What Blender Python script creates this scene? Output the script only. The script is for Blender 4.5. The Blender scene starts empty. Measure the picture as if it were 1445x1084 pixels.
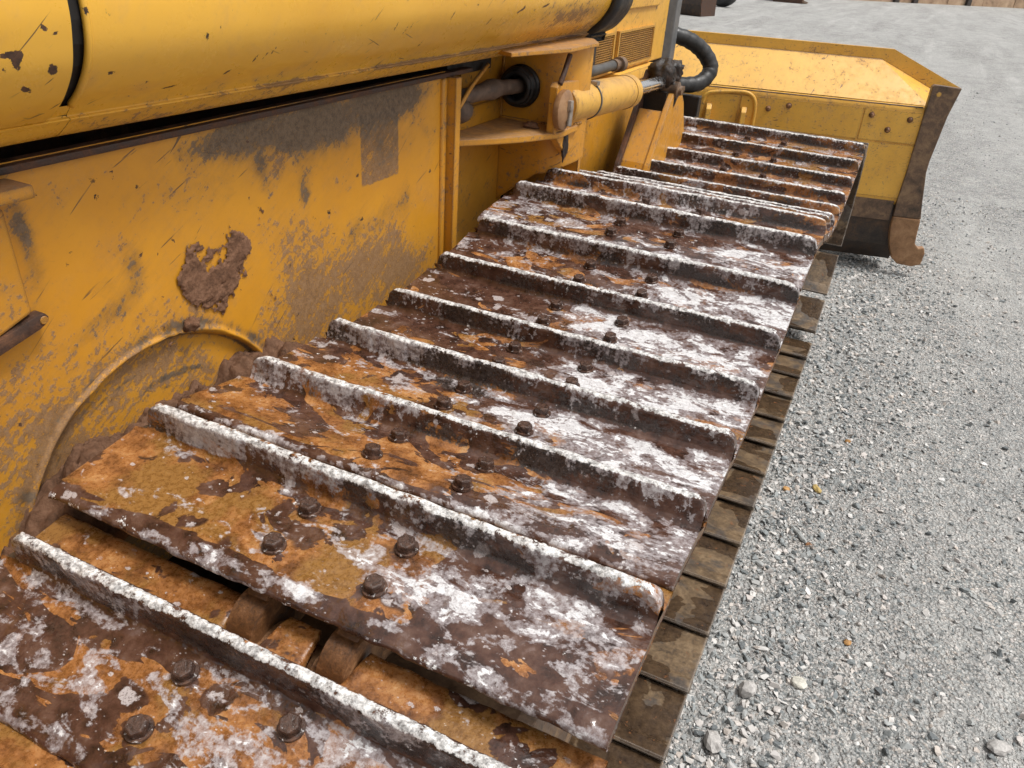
import bpy, bmesh, math, random
import numpy as np
from mathutils import Vector, Matrix

random.seed(7)
rng = np.random.default_rng(11)
scene = bpy.context.scene
COL = scene.collection

# ------------------------------------------------------------------ camera, sky, sun, exposure
CAM = (0.0930, -1.1755, 1.5867)
right = Vector((0.89833155, 0.43449766, 0.0649016))
up = Vector((-0.26472832, 0.4174868, 0.86926618))
fwd = Vector((-0.35059856, 0.79807052, -0.4900654))
cam_data = bpy.data.cameras.new("camera")
cam_data.sensor_fit = 'HORIZONTAL'
cam_data.sensor_width = 36.0
cam_data.lens = 36.0 * 1123.0 / 1445.0
cam_data.clip_start = 0.02
cam_data.clip_end = 3000.0
cam = bpy.data.objects.new("camera", cam_data)
COL.objects.link(cam)
m = Matrix.Identity(4)
for r in range(3):
    m[r][0], m[r][1], m[r][2], m[r][3] = right[r], up[r], -fwd[r], CAM[r]
cam.matrix_world = m
scene.camera = cam

SUN_EL, SUN_AZ = math.radians(66), math.radians(80)      # azimuth measured from +Y towards +X
world = bpy.data.worlds.new("World")
scene.world = world
world.use_nodes = True
wt = world.node_tree
bg = wt.nodes["Background"]
sky = wt.nodes.new("ShaderNodeTexSky")
sky.sky_type = 'NISHITA'
sky.sun_disc = False
sky.sun_elevation = SUN_EL
sky.sun_rotation = SUN_AZ
sky.air_density = 1.0
sky.dust_density = 4.0
hs = wt.nodes.new("ShaderNodeHueSaturation")             # an overcast sky is nearly colourless
hs.inputs["Saturation"].default_value = 0.06
wt.links.new(sky.outputs[0], hs.inputs["Color"])
wt.links.new(hs.outputs[0], bg.inputs["Color"])
bg.inputs["Strength"].default_value = 0.10
sun_data = bpy.data.lights.new("sun", 'SUN')
sun_data.energy = 1.5
sun_data.angle = math.radians(13)
sun_data.color = (1.0, 0.965, 0.92)
sun = bpy.data.objects.new("sun", sun_data)
COL.objects.link(sun)
sd = Vector((math.sin(SUN_AZ) * math.cos(SUN_EL), math.cos(SUN_AZ) * math.cos(SUN_EL), math.sin(SUN_EL)))
sun.rotation_euler = sd.to_track_quat('Z', 'Y').to_euler()
scene.view_settings.view_transform = 'Standard'
scene.view_settings.look = 'None'
scene.view_settings.gamma = 1.0
scene.view_settings.exposure = 0.78
scene.view_settings.use_curve_mapping = False
scene.cycles.max_bounces = 4
scene.cycles.diffuse_bounces = 3
scene.cycles.glossy_bounces = 2
scene.cycles.adaptive_threshold = 0.015

# ------------------------------------------------------------------ numpy noise
def _h(ix, iy, iz, seed):
    h = (ix.astype(np.uint32) * np.uint32(374761393) + iy.astype(np.uint32) * np.uint32(668265263)
         + iz.astype(np.uint32) * np.uint32(2147483647) + np.uint32((seed * 974634777) & 0xffffffff))
    h = (h ^ (h >> np.uint32(13))) * np.uint32(1274126177)
    h = (h ^ (h >> np.uint32(16))) * np.uint32(2246822519)
    return ((h ^ (h >> np.uint32(15))) & np.uint32(0xffff)).astype(np.float32) / 32768.0 - 1.0

def vnoise(x, y, z=None, seed=0):
    x = np.asarray(x, np.float32); y = np.asarray(y, np.float32)
    z = np.zeros_like(x) if z is None else np.asarray(z, np.float32)
    x, y, z = np.broadcast_arrays(x, y, z)
    xi, yi, zi = np.floor(x), np.floor(y), np.floor(z)
    fx, fy, fz = x - xi, y - yi, z - zi
    xi, yi, zi = (a.astype(np.int64) + 100000 for a in (xi, yi, zi))
    s = lambda t: t * t * t * (t * (t * 6 - 15) + 10)
    u, v, w = s(fx), s(fy), s(fz)
    r = 0
    for a in (0, 1):
        for b in (0, 1):
            for c in (0, 1):
                r = r + _h(xi + a, yi + b, zi + c, seed) * (u if a else 1 - u) * (v if b else 1 - v) * (w if c else 1 - w)
    return r

def fbm(x, y, z=None, octv=5, seed=0, gain=0.55):
    t, amp, f, tot = 0, 1.0, 1.0, 0.0
    for o in range(octv):
        t = t + amp * vnoise(np.asarray(x) * f, np.asarray(y) * f, None if z is None else np.asarray(z) * f, seed + o * 17)
        tot += amp; amp *= gain; f *= 2.03
    return t / tot * 1.6

def sstep(v, a, b):
    t = np.clip((v - a) / (b - a), 0, 1)
    return t * t * (3 - 2 * t)

def blob(u, v, cu, cv, ru, rv, rot=0.0):
    c, s = math.cos(rot), math.sin(rot)
    du, dv = u - cu, v - cv
    a = (du * c + dv * s) / ru; b = (-du * s + dv * c) / rv
    return np.exp(-(a * a + b * b))

# ------------------------------------------------------------------ node helper
class NT:
    def __init__(self, name):
        self.mat = bpy.data.materials.new(name)
        self.mat.use_nodes = True
        self.t = self.mat.node_tree
        self.bsdf = self.t.nodes["Principled BSDF"]
    def new(self, typ): return self.t.nodes.new(typ)
    def put(self, sock, v):
        if isinstance(v, bpy.types.NodeSocket): self.t.links.new(v, sock)
        elif v is not None:
            if isinstance(v, (tuple, list)) and len(v) == 3 and sock.type == 'RGBA': v = (*v, 1.0)
            sock.default_value = v
    def obj(self): return self.new("ShaderNodeTexCoord").outputs["Object"]
    def attr(self, name, out="Fac"):
        n = self.new("ShaderNodeAttribute"); n.attribute_name = name; return n.outputs[out]
    def scale(self, vec, s, rot=(0, 0, 0), loc=(0, 0, 0)):
        n = self.new("ShaderNodeMapping"); self.put(n.inputs["Vector"], vec)
        n.inputs["Scale"].default_value = s; n.inputs["Rotation"].default_value = rot; n.inputs["Location"].default_value = loc
        return n.outputs[0]
    def noise(self, vec, sc, det=6, rough=0.6, dist=0.0, out="Fac"):
        n = self.new("ShaderNodeTexNoise"); self.put(n.inputs["Vector"], vec)
        n.inputs["Scale"].default_value = sc; n.inputs["Detail"].default_value = min(det, 4.5)
        n.inputs["Roughness"].default_value = rough; n.inputs["Distortion"].default_value = dist
        return n.outputs[out]
    def voro(self, vec, sc, feat='F1', out="Distance", rnd=1.0):
        n = self.new("ShaderNodeTexVoronoi"); n.feature = feat; self.put(n.inputs["Vector"], vec)
        n.inputs["Scale"].default_value = sc; n.inputs["Randomness"].default_value = rnd
        return n.outputs[out]
    def math(self, op, a, b=None, c=None, clamp=False):
        n = self.new("ShaderNodeMath"); n.operation = op; n.use_clamp = clamp
        self.put(n.inputs[0], a); self.put(n.inputs[1], b)
        if c is not None: self.put(n.inputs[2], c)
        return n.outputs[0]
    def ss(self, v, a, b, lo=0.0, hi=1.0):
        n = self.new("ShaderNodeMapRange"); n.interpolation_type = 'SMOOTHSTEP'
        self.put(n.inputs["Value"], v)
        for k, q in (("From Min", a), ("From Max", b), ("To Min", lo), ("To Max", hi)): n.inputs[k].default_value = q
        return n.outputs[0]
    def mix(self, f, a, b, blend='MIX'):
        n = self.new("ShaderNodeMix"); n.data_type = 'RGBA'; n.blend_type = blend
        self.put(n.inputs[0], f); self.put(n.inputs[6], a); self.put(n.inputs[7], b)
        return n.outputs[2]
    def mixf(self, f, a, b):
        n = self.new("ShaderNodeMix"); self.put(n.inputs[0], f); self.put(n.inputs[2], a); self.put(n.inputs[3], b)
        return n.outputs[0]
    def ramp(self, f, stops):
        n = self.new("ShaderNodeValToRGB"); self.put(n.inputs[0], f)
        e = n.color_ramp.elements
        while len(e) < len(stops): e.new(0.5)
        for q, (p, c) in zip(e, stops): q.position = p; q.color = (*c, 1)
        return n.outputs[0]
    def sep(self, vec):
        n = self.new("ShaderNodeSeparateXYZ"); self.put(n.inputs[0], vec); return n.outputs
    def bump(self, h, strength, dist=0.001, normal=None):
        n = self.new("ShaderNodeBump"); self.put(n.inputs["Height"], h)
        n.inputs["Strength"].default_value = strength; n.inputs["Distance"].default_value = dist
        if normal is not None: self.put(n.inputs["Normal"], normal)
        return n.outputs[0]
    def edge(self, radius=0.011):
        b = self.new("ShaderNodeBevel"); b.samples = 2; b.inputs["Radius"].default_value = radius
        g = self.new("ShaderNodeNewGeometry")
        d = self.new("ShaderNodeVectorMath"); d.operation = 'DOT_PRODUCT'
        self.t.links.new(b.outputs[0], d.inputs[0]); self.t.links.new(g.outputs["Normal"], d.inputs[1])
        return self.math('SUBTRACT', 1.0, d.outputs["Value"])
    def up(self):
        g = self.new("ShaderNodeNewGeometry"); return self.sep(g.outputs["Normal"])[2]
    def done(self, col, rough, normal=None, metal=0.0, spec=0.5, coat=None):
        b = self.bsdf
        self.put(b.inputs["Base Color"], col); self.put(b.inputs["Roughness"], rough)
        self.put(b.inputs["Metallic"], metal); self.put(b.inputs["Specular IOR Level"], spec)
        if normal is not None: self.put(b.inputs["Normal"], normal)
        if coat is not None:
            self.put(b.inputs["Coat Weight"], coat); b.inputs["Coat Roughness"].default_value = 0.12
        return self.mat

# ------------------------------------------------------------------ materials
def mat_shoe():
    n = NT("wet_rusty_shoe_steel")
    co = n.attr("co", "Vector")
    wh, wet, dk, orn, face = n.attr("wh"), n.attr("wet"), n.attr("dk"), n.attr("orn"), n.attr("face")
    sub = lambda v, k: n.math('MULTIPLY', n.math('SUBTRACT', v, 0.5), k)
    add = lambda *v: v[0] if len(v) == 1 else n.math('ADD', v[0], add(*v[1:]))
    st = n.scale(co, (0.58, 1, 1))
    fc = n.scale(co, (1.0, 1, 0.30))                       # runs down the grouser face
    a = n.noise(st, 24, 4.5, 0.56, 0.9)
    b = n.noise(co, 19, 8, 0.64)
    c = n.noise(co, 130, 3.5, 0.72)
    fine = n.noise(co, 480, 2.5, 0.78)
    veins = n.noise(st, 75, 3, 0.6, 1.6)
    rust = n.ramp(add(n.math('MULTIPLY', b, 0.70), n.math('MULTIPLY', c, 0.30)),
                  [(0.34, (0.055, 0.022, 0.009)), (0.45, (0.165, 0.062, 0.017)), (0.54, (0.315, 0.130, 0.038)), (0.61, (0.41, 0.20, 0.072)), (0.70, (0.50, 0.30, 0.14))])
    gold = n.mix(n.ss(n.noise(co, 8, 4, 0.6), 0.50, 0.60), rust, n.mix(n.ss(c, 0.30, 0.66), (0.155, 0.070, 0.017), (0.265, 0.130, 0.032)))
    rust = n.mix(n.math('MULTIPLY', n.ss(fine, 0.58, 0.66), 0.6), gold, (0.085, 0.034, 0.014))
    rust = n.mix(n.ss(add(orn, sub(b, 1.2)), 0.75, 0.95), rust, n.mix(n.ss(c, 0.4, 0.6), (0.27, 0.105, 0.025), (0.43, 0.195, 0.055)))
    # puddles of rusty water: rounded dark blots, pale scum in the middle of some
    pv = n.voro(n.scale(co, (0.75, 1, 1), loc=(5.3, 1.7, 0)), 17)
    pd = add(pv, sub(n.noise(co, 60, 3, 0.5), 0.42), sub(b, 0.25))
    pres = n.ss(n.noise(co, 6.5, 2, 0.5), 0.40, 0.56)
    pud = n.math('MULTIPLY', n.ss(pd, 0.30, 0.335, 1.0, 0.0), n.ss(pres, 0.35, 0.55))
    scum = n.math('MULTIPLY', n.ss(add(pd, sub(c, 0.22)), 0.115, 0.155, 1.0, 0.0), n.ss(pres, 0.45, 0.6))
    wv = add(wet, sub(n.noise(st, 14, 4.5, 0.54, 1.3), 2.1))
    wm = n.math('MAXIMUM', n.ss(wv, 0.50, 0.53), n.math('MULTIPLY', pud, n.ss(wet, 0.0, 0.12)))
    wcol = n.ramp(n.noise(co, 34, 6, 0.66), [(0.34, (0.026, 0.013, 0.009)), (0.50, (0.070, 0.032, 0.021)), (0.62, (0.105, 0.055, 0.038)), (0.72, (0.16, 0.105, 0.088))])
    col = n.mix(wm, rust, wcol)
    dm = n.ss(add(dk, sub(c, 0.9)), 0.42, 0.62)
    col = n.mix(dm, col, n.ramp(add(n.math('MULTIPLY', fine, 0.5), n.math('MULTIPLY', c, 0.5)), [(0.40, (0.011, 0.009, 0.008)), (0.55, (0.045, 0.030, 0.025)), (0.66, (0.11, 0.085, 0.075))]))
    # chalky residue: a thin milky film, then the opaque crust; streaky along the shoe, in runs on the grouser face
    flat = add(sub(a, 2.1), sub(c, 0.42), sub(veins, 0.75))
    runs = add(sub(n.noise(fc, 62, 4, 0.72), 1.5), sub(c, 1.1), sub(a, 0.8))
    wv2 = add(wh, n.mixf(face, flat, runs))
    film = n.math('MULTIPLY', n.ss(wv2, 0.40, 0.56), n.ss(c, 0.34, 0.62, 0.42, 0.82))
    solid = n.math('MULTIPLY', n.math('MULTIPLY', n.ss(wv2, 0.70, 0.80), n.ss(fine, 0.34, 0.48, 0.78, 1.0)), n.ss(c, 0.36, 0.46, 0.66, 1.0))
    crackl = n.ss(n.voro(n.scale(st, (1, 1, 1), loc=(1, 1, 1)), 60, 'DISTANCE_TO_EDGE'), 0.02, 0.07, 0.72, 1.0)
    solid = n.math('MULTIPLY', n.math('MULTIPLY', solid, crackl), n.mixf(face, 1.0, 0.35))
    gl = n.math('MULTIPLY', n.ss(n.voro(n.scale(co, (0.6, 1, 1), loc=(0, 2, 0)), 150), 0.09, 0.16, 1.0, 0.0), n.ss(b, 0.48, 0.58))  # tiny wet glints painted into the colour as pale specks
    sp = n.voro(n.scale(co, (0.62, 1, 1), loc=(3.1, 0, 0)), 58)
    spm = n.math('MULTIPLY', n.ss(add(sp, sub(c, 0.6)), 0.11, 0.16, 1.0, 0.0), n.ss(n.noise(co, 13, 3), 0.46, 0.54))
    spm = n.math('MAXIMUM', n.math('MAXIMUM', spm, scum), n.math('MULTIPLY', gl, 0.9))
    spm = n.math('MULTIPLY', spm, n.math('SUBTRACT', 1.0, n.math('MULTIPLY', dk, 0.9), clamp=True))
    spm = n.math('MULTIPLY', spm, n.ss(fine, 0.36, 0.5, 0.35, 0.95))
    filmc = n.ramp(add(n.math('MULTIPLY', a, 0.5), n.math('MULTIPLY', c, 0.5)), [(0.36, (0.15, 0.115, 0.11)), (0.5, (0.30, 0.262, 0.265)), (0.66, (0.52, 0.495, 0.50))])
    col = n.mix(film, col, filmc)
    col = n.mix(n.math('MULTIPLY', spm, 0.85), col, (0.50, 0.45, 0.44))
    col = n.mix(solid, col, n.ramp(add(n.math('MULTIPLY', fine, 0.5), n.math('MULTIPLY', veins, 0.5)), [(0.36, (0.38, 0.36, 0.365)), (0.50, (0.58, 0.572, 0.58)), (0.62, (0.75, 0.745, 0.745))]))
    crest = n.attr("crest")
    cm = n.ss(add(crest, sub(c, 1.9), sub(n.noise(co, 26, 3, 0.6), 1.7)), 0.48, 0.66)
    col = n.mix(cm, col, n.ramp(add(n.math('MULTIPLY', fine, 0.25), n.math('MULTIPLY', c, 0.75)), [(0.36, (0.10, 0.092, 0.088)), (0.48, (0.40, 0.39, 0.38)), (0.58, (0.76, 0.75, 0.735))]))
    r = n.mixf(wm, n.ss(c, 0.35, 0.65, 0.20, 0.44), n.ss(c, 0.35, 0.65, 0.05, 0.14))
    r = n.mixf(dm, r, n.ss(c, 0.4, 0.6, 0.22, 0.42))
    r = n.mixf(film, r, 0.17)
    r = n.mixf(solid, r, 0.33)
    r = n.mixf(cm, r, 0.45)
    h = add(n.math('MULTIPLY', n.noise(co, 110, 3, 0.6), 0.8), n.math('MULTIPLY', n.noise(st, 34, 3, 0.6, 0.8), 1.4))
    return n.done(col, r, n.bump(h, 0.55, 0.0022), 0.0, 0.65)

def mat_rust(name, lo, mid, hi, rough=(0.35, 0.8), scale=22, bump=0.5, white=0.0):
    n = NT(name)
    co = n.obj()
    b = n.noise(co, scale, 9, 0.65, 0.5); f = n.noise(co, scale * 12, 5, 0.7)
    col = n.ramp(n.math('ADD', n.math('MULTIPLY', b, 0.75), n.math('MULTIPLY', f, 0.25)), [(0.36, lo), (0.5, mid), (0.64, hi)])
    if white:
        w = n.ss(n.noise(n.scale(co, (0.6, 1, 1)), scale * 3.5, 6, 0.65), 0.66 - white, 0.70 - white)
        col = n.mix(n.math('MULTIPLY', w, 0.8), col, (0.55, 0.53, 0.52))
    return n.done(col, n.ss(b, 0.4, 0.6, *rough), n.bump(n.math('ADD', b, n.math('MULTIPLY', f, 0.6)), bump, 0.002))

def mat_lower():
    n = NT("wet_brown_track_underside")
    co = n.obj()
    info = n.new("ShaderNodeObjectInfo")
    v = n.new("ShaderNodeVectorMath"); v.operation = 'MULTIPLY_ADD'
    n.put(v.inputs[0], info.outputs["Random"]); v.inputs[1].default_value = (7, 13, 5); n.put(v.inputs[2], co)
    p = v.outputs[0]
    a = n.noise(p, 6.5, 4, 0.42, 0.5); f = n.noise(p, 90, 6, 0.72); m_ = n.noise(p, 26, 4, 0.6)
    mixv = n.math('ADD', n.math('MULTIPLY', f, 0.5), n.math('MULTIPLY', m_, 0.5))
    dry = n.ramp(mixv, [(0.36, (0.060, 0.040, 0.024)), (0.50, (0.140, 0.092, 0.050)), (0.62, (0.225, 0.155, 0.088))])
    wet = n.ramp(mixv, [(0.36, (0.022, 0.013, 0.008)), (0.62, (0.070, 0.042, 0.023))])
    grey = n.ramp(mixv, [(0.36, (0.035, 0.029, 0.025)), (0.62, (0.115, 0.090, 0.070))])
    col = n.mix(n.ss(n.noise(p, 10, 4, 0.6, 0.4), 0.46, 0.62), dry, grey)
    wm = n.ss(n.math('ADD', a, n.math('MULTIPLY', n.math('SUBTRACT', m_, 0.5), 0.12)), 0.49, 0.515)
    col = n.mix(n.math('MULTIPLY', wm, 0.85), col, wet)
    col = n.mix(n.math('MULTIPLY', n.ss(n.noise(p, 55, 4, 0.6), 0.64, 0.68), 0.7), col, (0.20, 0.085, 0.035))
    e = n.ss(n.math('ADD', n.edge(0.007), n.math('MULTIPLY', n.math('SUBTRACT', f, 0.5), 0.3)), 0.06, 0.2)
    col = n.mix(n.math('MULTIPLY', e, 0.75), col, (0.36, 0.32, 0.28))
    return n.done(col, n.mixf(wm, 0.45, 0.14), n.bump(mixv, 0.8, 0.003))

def mat_paint(name, base, dirt=1.0, chips=1.0, dusty=0.0, edge=1.0, bright=1.0, scratch=1.0, gloss=0.34, soil=0.0, soot=0.0):
    n = NT(name)
    co = n.obj()
    mud, grime_shade, chip = n.attr("mud"), n.attr("grime_shade"), n.attr("chip")
    if soil: mud = n.math('ADD', mud, soil)
    if soot: grime_shade = n.math('ADD', grime_shade, soot)
    lo = n.noise(co, 3.2, 5, 0.55); md = n.noise(co, 16, 8, 0.66, 0.4); hi = n.noise(co, 110, 6, 0.72); ff = n.noise(co, 420, 4, 0.75)
    by = tuple(q * bright for q in base)
    col = n.mix(n.ss(lo, 0.35, 0.65), by, (by[0] * 0.90, by[1] * 0.86, by[2] * 0.75))
    col = n.mix(n.math('MULTIPLY', n.ss(md, 0.52, 0.72), 0.30), col, (by[0] * 0.78, by[1] * 0.80, by[2] * 2.2))
    col = n.mix(n.math('MULTIPLY', n.ss(hi, 0.55, 0.75), 0.22), col, (by[0] * 0.6, by[1] * 0.52, by[2] * 0.7))
    # brushed-on dirt, streaky and broken up
    dstr = n.noise(n.scale(n.scale(co, (1, 1, 1), (math.radians(58), 0, 0)), (1, 1, 0.22)), 95, 8, 0.74, 0.3)
    dn = n.math('ADD', n.math('ADD', n.math('MULTIPLY', n.math('SUBTRACT', md, 0.5), 1.25), n.math('MULTIPLY', n.math('SUBTRACT', dstr, 0.5), 1.3)), n.math('MULTIPLY', n.math('SUBTRACT', hi, 0.5), 0.8))
    mv = n.math('ADD', mud, dn)
    mm = n.math('MULTIPLY', n.ss(n.math('ADD', mv, n.math('MULTIPLY', n.math('SUBTRACT', hi, 0.5), 1.1)), 0.46, 0.62), n.ss(ff, 0.30, 0.60, 0.55, 0.92))
    mcol = n.ramp(hi, [(0.3, (0.13, 0.070, 0.036)), (0.55, (0.235, 0.135, 0.070)), (0.75, (0.32, 0.20, 0.11))])
    soft = n.math('MULTIPLY', n.ss(n.math('ADD', mud, n.math('MULTIPLY', dn, 0.55)), -0.06, 0.75), n.ss(ff, 0.3, 0.65, 0.22, 0.50))
    col = n.mix(soft, col, n.mix(n.ss(hi, 0.4, 0.6), (0.20, 0.105, 0.040), (0.34, 0.20, 0.095)))
    col = n.mix(mm, col, mcol)
    gs = n.math('MULTIPLY', n.ss(n.math('ADD', grime_shade, n.math('MULTIPLY', dn, 0.28)), 0.10, 0.80), n.ss(ff, 0.3, 0.62, 0.62, 0.92))
    col = n.mix(gs, col, n.mix(n.ss(hi, 0.4, 0.62), (0.105, 0.062, 0.026), (0.215, 0.135, 0.064)))
    gv = n.math('ADD', grime_shade, n.math('MULTIPLY', dn, 0.8))
    gm = n.math('MULTIPLY', n.ss(n.math('ADD', gv, n.math('MULTIPLY', n.math('SUBTRACT', hi, 0.5), 1.0)), 0.44, 0.66), n.ss(ff, 0.3, 0.55, 0.5, 0.90))
    gcol = n.ramp(hi, [(0.3, (0.060, 0.042, 0.028)), (0.7, (0.165, 0.118, 0.078))])
    col = n.mix(gm, col, gcol)
    rough = n.mixf(mm, n.ss(md, 0.4, 0.65, gloss, gloss + 0.16), 0.8)
    rough = n.mixf(gm, rough, 0.72)
    bmp = n.math('MULTIPLY', mm, 0.5)
    # scratches in three directions
    if scratch:
        sc = None
        for ang, off, th in ((-0.72, 1.7, 0.695), (-0.42, 5.2, 0.705), (0.30, 9.1, 0.735)):
            v = n.scale(co, (1, 1, 1), (ang, 0, 0), (off, off, 0))
            s_ = n.noise(n.scale(v, (30, 7.0, 150)), 1.0, 3, 0.5, 0.35)
            q = n.ss(s_, th - 0.02 * scratch, th + 0.015)
            sc = q if sc is None else n.math('MAXIMUM', sc, q)
        sc = n.math('MULTIPLY', sc, n.ss(n.noise(co, 5, 3), 0.45, 0.6))
        col = n.mix(n.math('MULTIPLY', sc, 0.85), col, (0.07, 0.045, 0.03))
        bmp = n.math('SUBTRACT', bmp, n.math('MULTIPLY', sc, 0.3))
    # chips down to rust
    vd = n.voro(n.scale(co, (1, 1.0, 1.0), loc=(0.3, 0.7, 0.2)), 26)
    vm = n.ss(n.math('ADD', vd, n.math('MULTIPLY', n.math('SUBTRACT', hi, 0.5), 1.15)), 0.02, 0.05, 1.0, 0.0)
    vm = n.math('MULTIPLY', vm, n.ss(n.noise(co, 7, 3, 0.5), 0.55 - 0.05 * chips, 0.62))
    cv = n.ss(n.math('ADD', chip, n.math('ADD', n.math('MULTIPLY', n.math('SUBTRACT', hi, 0.5), 1.5), n.math('MULTIPLY', n.math('SUBTRACT', ff, 0.5), 0.7))), 0.52, 0.60)
    cv = n.math('MULTIPLY', cv, n.ss(chip, 0.04, 0.16))
    cm = n.math('MAXIMUM', vm, cv) if chips else cv
    if edge:
        e = n.math('ADD', n.math('MULTIPLY', n.edge(0.012), 1.4), n.math('MULTIPLY', n.math('SUBTRACT', md, 0.5), 0.55))
        em = n.math('MULTIPLY', n.ss(e, 0.16, 0.34), edge, clamp=True)
        col = n.mix(n.math('MULTIPLY', em, 0.7), col, (0.50, 0.30, 0.10))
        cm = n.math('MAXIMUM', cm, n.math('MULTIPLY', n.ss(n.math('ADD', e, n.math('MULTIPLY', n.math('SUBTRACT', hi, 0.5), 0.6)), 0.34, 0.42), edge, clamp=True))
    chc = n.ramp(hi, [(0.35, (0.030, 0.016, 0.011)), (0.6, (0.095, 0.045, 0.024))])
    col = n.mix(cm, col, chc)
    rough = n.mixf(cm, rough, 0.7)
    bmp = n.math('SUBTRACT', bmp, n.math('MULTIPLY', cm, 0.7))
    if dusty:
        dv = n.math('MULTIPLY', n.ss(n.up(), 0.5, 0.95), n.ss(md, 0.30, 0.55, 0.45, 1.0))
        dv = n.math('MULTIPLY', dv, dusty, clamp=True)
        col = n.mix(dv, col, n.ramp(hi, [(0.35, (0.16, 0.092, 0.055)), (0.65, (0.33, 0.215, 0.14))]))
        rough = n.mixf(dv, rough, 0.85)
    bmp = n.math('ADD', bmp, n.math('MULTIPLY', ff, 0.16))
    return n.done(col, rough, n.bump(bmp, 0.55, 0.0012), 0.0, 0.5)

def mat_plain(name, col, rough=0.5, metal=0.0, var=0.35, bump=0.2, scale=60):
    n = NT(name); co = n.obj()
    a = n.noise(co, scale, 7, 0.65); b = n.noise(co, scale * 0.2, 4, 0.5)
    c = n.mix(n.ss(n.math('ADD', n.math('MULTIPLY', a, 0.6), n.math('MULTIPLY', b, 0.4)), 0.4, 0.62), tuple(q * (1 - var) for q in col), tuple(min(1, q * (1 + var)) for q in col))
    return n.done(c, n.ss(a, 0.35, 0.65, max(0.04, rough - 0.12), min(1, rough + 0.12)), n.bump(a, bump, 0.001), metal)

def mat_mud(name="brown_mud", k=1.0):
    n = NT(name); co = n.obj()
    a = n.noise(co, 35, 9, 0.7, 0.3); f = n.noise(co, 240, 5, 0.75)
    col = n.ramp(n.math('ADD', n.math('MULTIPLY', a, 0.6), n.math('MULTIPLY', f, 0.4)),
                 [(0.36, (0.055 * k, 0.028 * k, 0.016 * k)), (0.5, (0.125 * k, 0.064 * k, 0.036 * k)), (0.65, (0.19 * k, 0.105 * k, 0.064 * k))])
    return n.done(col, 0.86, n.bump(n.math('ADD', a, n.math('MULTIPLY', f, 0.6)), 0.9, 0.003), 0, 0.25)

STONE_STOPS = [(0.0, (0.10, 0.11, 0.115)), (0.14, (0.185, 0.203, 0.208)), (0.34, (0.30, 0.315, 0.312)), (0.55, (0.415, 0.415, 0.405)),
               (0.70, (0.52, 0.475, 0.445)), (0.82, (0.57, 0.56, 0.54)), (0.93, (0.48, 0.42, 0.37)), (1.0, (0.72, 0.71, 0.69))]

def mat_ground():
    n = NT("gravel_bed")
    co = n.obj()
    wob = n.noise(co, 30, 3, 0.5, out="Color")
    vm = n.new("ShaderNodeVectorMath"); vm.operation = 'MULTIPLY_ADD'
    n.put(vm.inputs[0], wob); vm.inputs[1].default_value = (0.012, 0.012, 0.012); n.put(vm.inputs[2], co)
    p = vm.outputs[0]
    cols, hts = [], []
    for sc in (48, 105, 230):
        vc = n.voro(p, sc, 'F1', "Color"); cols.append(n.ramp(n.sep(vc)[0], STONE_STOPS))
        hts.append(n.voro(p, sc, 'F1', "Distance"))
    sel = n.noise(co, 45, 4, 0.6)
    c = n.mix(n.ss(sel, 0.46, 0.56), cols[1], cols[0])
    c = n.mix(n.math('MULTIPLY', n.ss(n.noise(co, 80, 4, 0.6), 0.46, 0.56), 0.85), c, cols[2])
    gap = n.ss(hts[1], 0.35, 0.75)
    c = n.mix(n.math('MULTIPLY', gap, 0.5), c, (0.10, 0.10, 0.098))
    # pale crushed fines lie in drifts and in the wheel lanes
    lane = n.noise(n.scale(co, (1.0, 0.16, 1), (0, 0, math.radians(-14))), 1.25, 5, 0.6, 0.4)
    drift = n.noise(co, 3.4, 6, 0.62, 0.3)
    dv = n.math('ADD', n.math('MULTIPLY', lane, 0.6), n.math('MULTIPLY', drift, 0.4))
    dv = n.math('ADD', dv, n.math('MULTIPLY', n.math('SUBTRACT', n.noise(co, 60, 4, 0.7), 0.5), 0.3))
    dm = n.math('MULTIPLY', n.ss(dv, 0.38, 0.60), 0.72)
    c = n.mix(dm, c, n.ramp(n.noise(co, 300, 4, 0.8), [(0.3, (0.30, 0.30, 0.29)), (0.7, (0.56, 0.555, 0.54))]))
    # scraped tracks far out on the yard
    far = n.noise(n.scale(co, (0.9, 0.09, 1), (0, 0, math.radians(62))), 1.6, 6, 0.65, 0.6)
    c = n.mix(n.math('MULTIPLY', n.ss(far, 0.52, 0.70), 0.32), c, (0.60, 0.595, 0.58))
    spk = n.math('ADD', n.math('MULTIPLY', n.noise(co, 16, 4.5, 0.85), 0.6), n.math('MULTIPLY', n.noise(n.scale(co, (1, 0.5, 1)), 3.0, 4.5, 0.8), 0.4))
    c = n.mix(1.0, c, n.ramp(spk, [(0.36, (0.76, 0.76, 0.76)), (0.5, (1.0, 0.995, 0.985)), (0.64, (1.24, 1.235, 1.21))]), 'MULTIPLY')
    h = n.math('SUBTRACT', n.math('MULTIPLY', n.math('SUBTRACT', 1.0, hts[0]), 0.6), n.math('MULTIPLY', hts[1], 0.5))
    h = n.math('SUBTRACT', h, n.math('MULTIPLY', hts[2], 0.2))
    return n.done(c, 0.88, n.bump(h, 1.0, 0.018), 0.0, 0.3)

def mat_gravel():
    n = NT("crushed_stone")
    co = n.obj(); k = n.attr("tone")
    f = n.noise(co, 260, 5, 0.7)
    c = n.ramp(n.math('ADD', k, n.math('MULTIPLY', n.math('SUBTRACT', f, 0.5), 0.10)), STONE_STOPS)
    c = n.mix(n.math('MULTIPLY', n.ss(f, 0.5, 0.72), 0.35), c, (0.52, 0.51, 0.49))
    return n.done(c, 0.8, n.bump(f, 0.3, 0.001), 0.0, 0.35)

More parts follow.
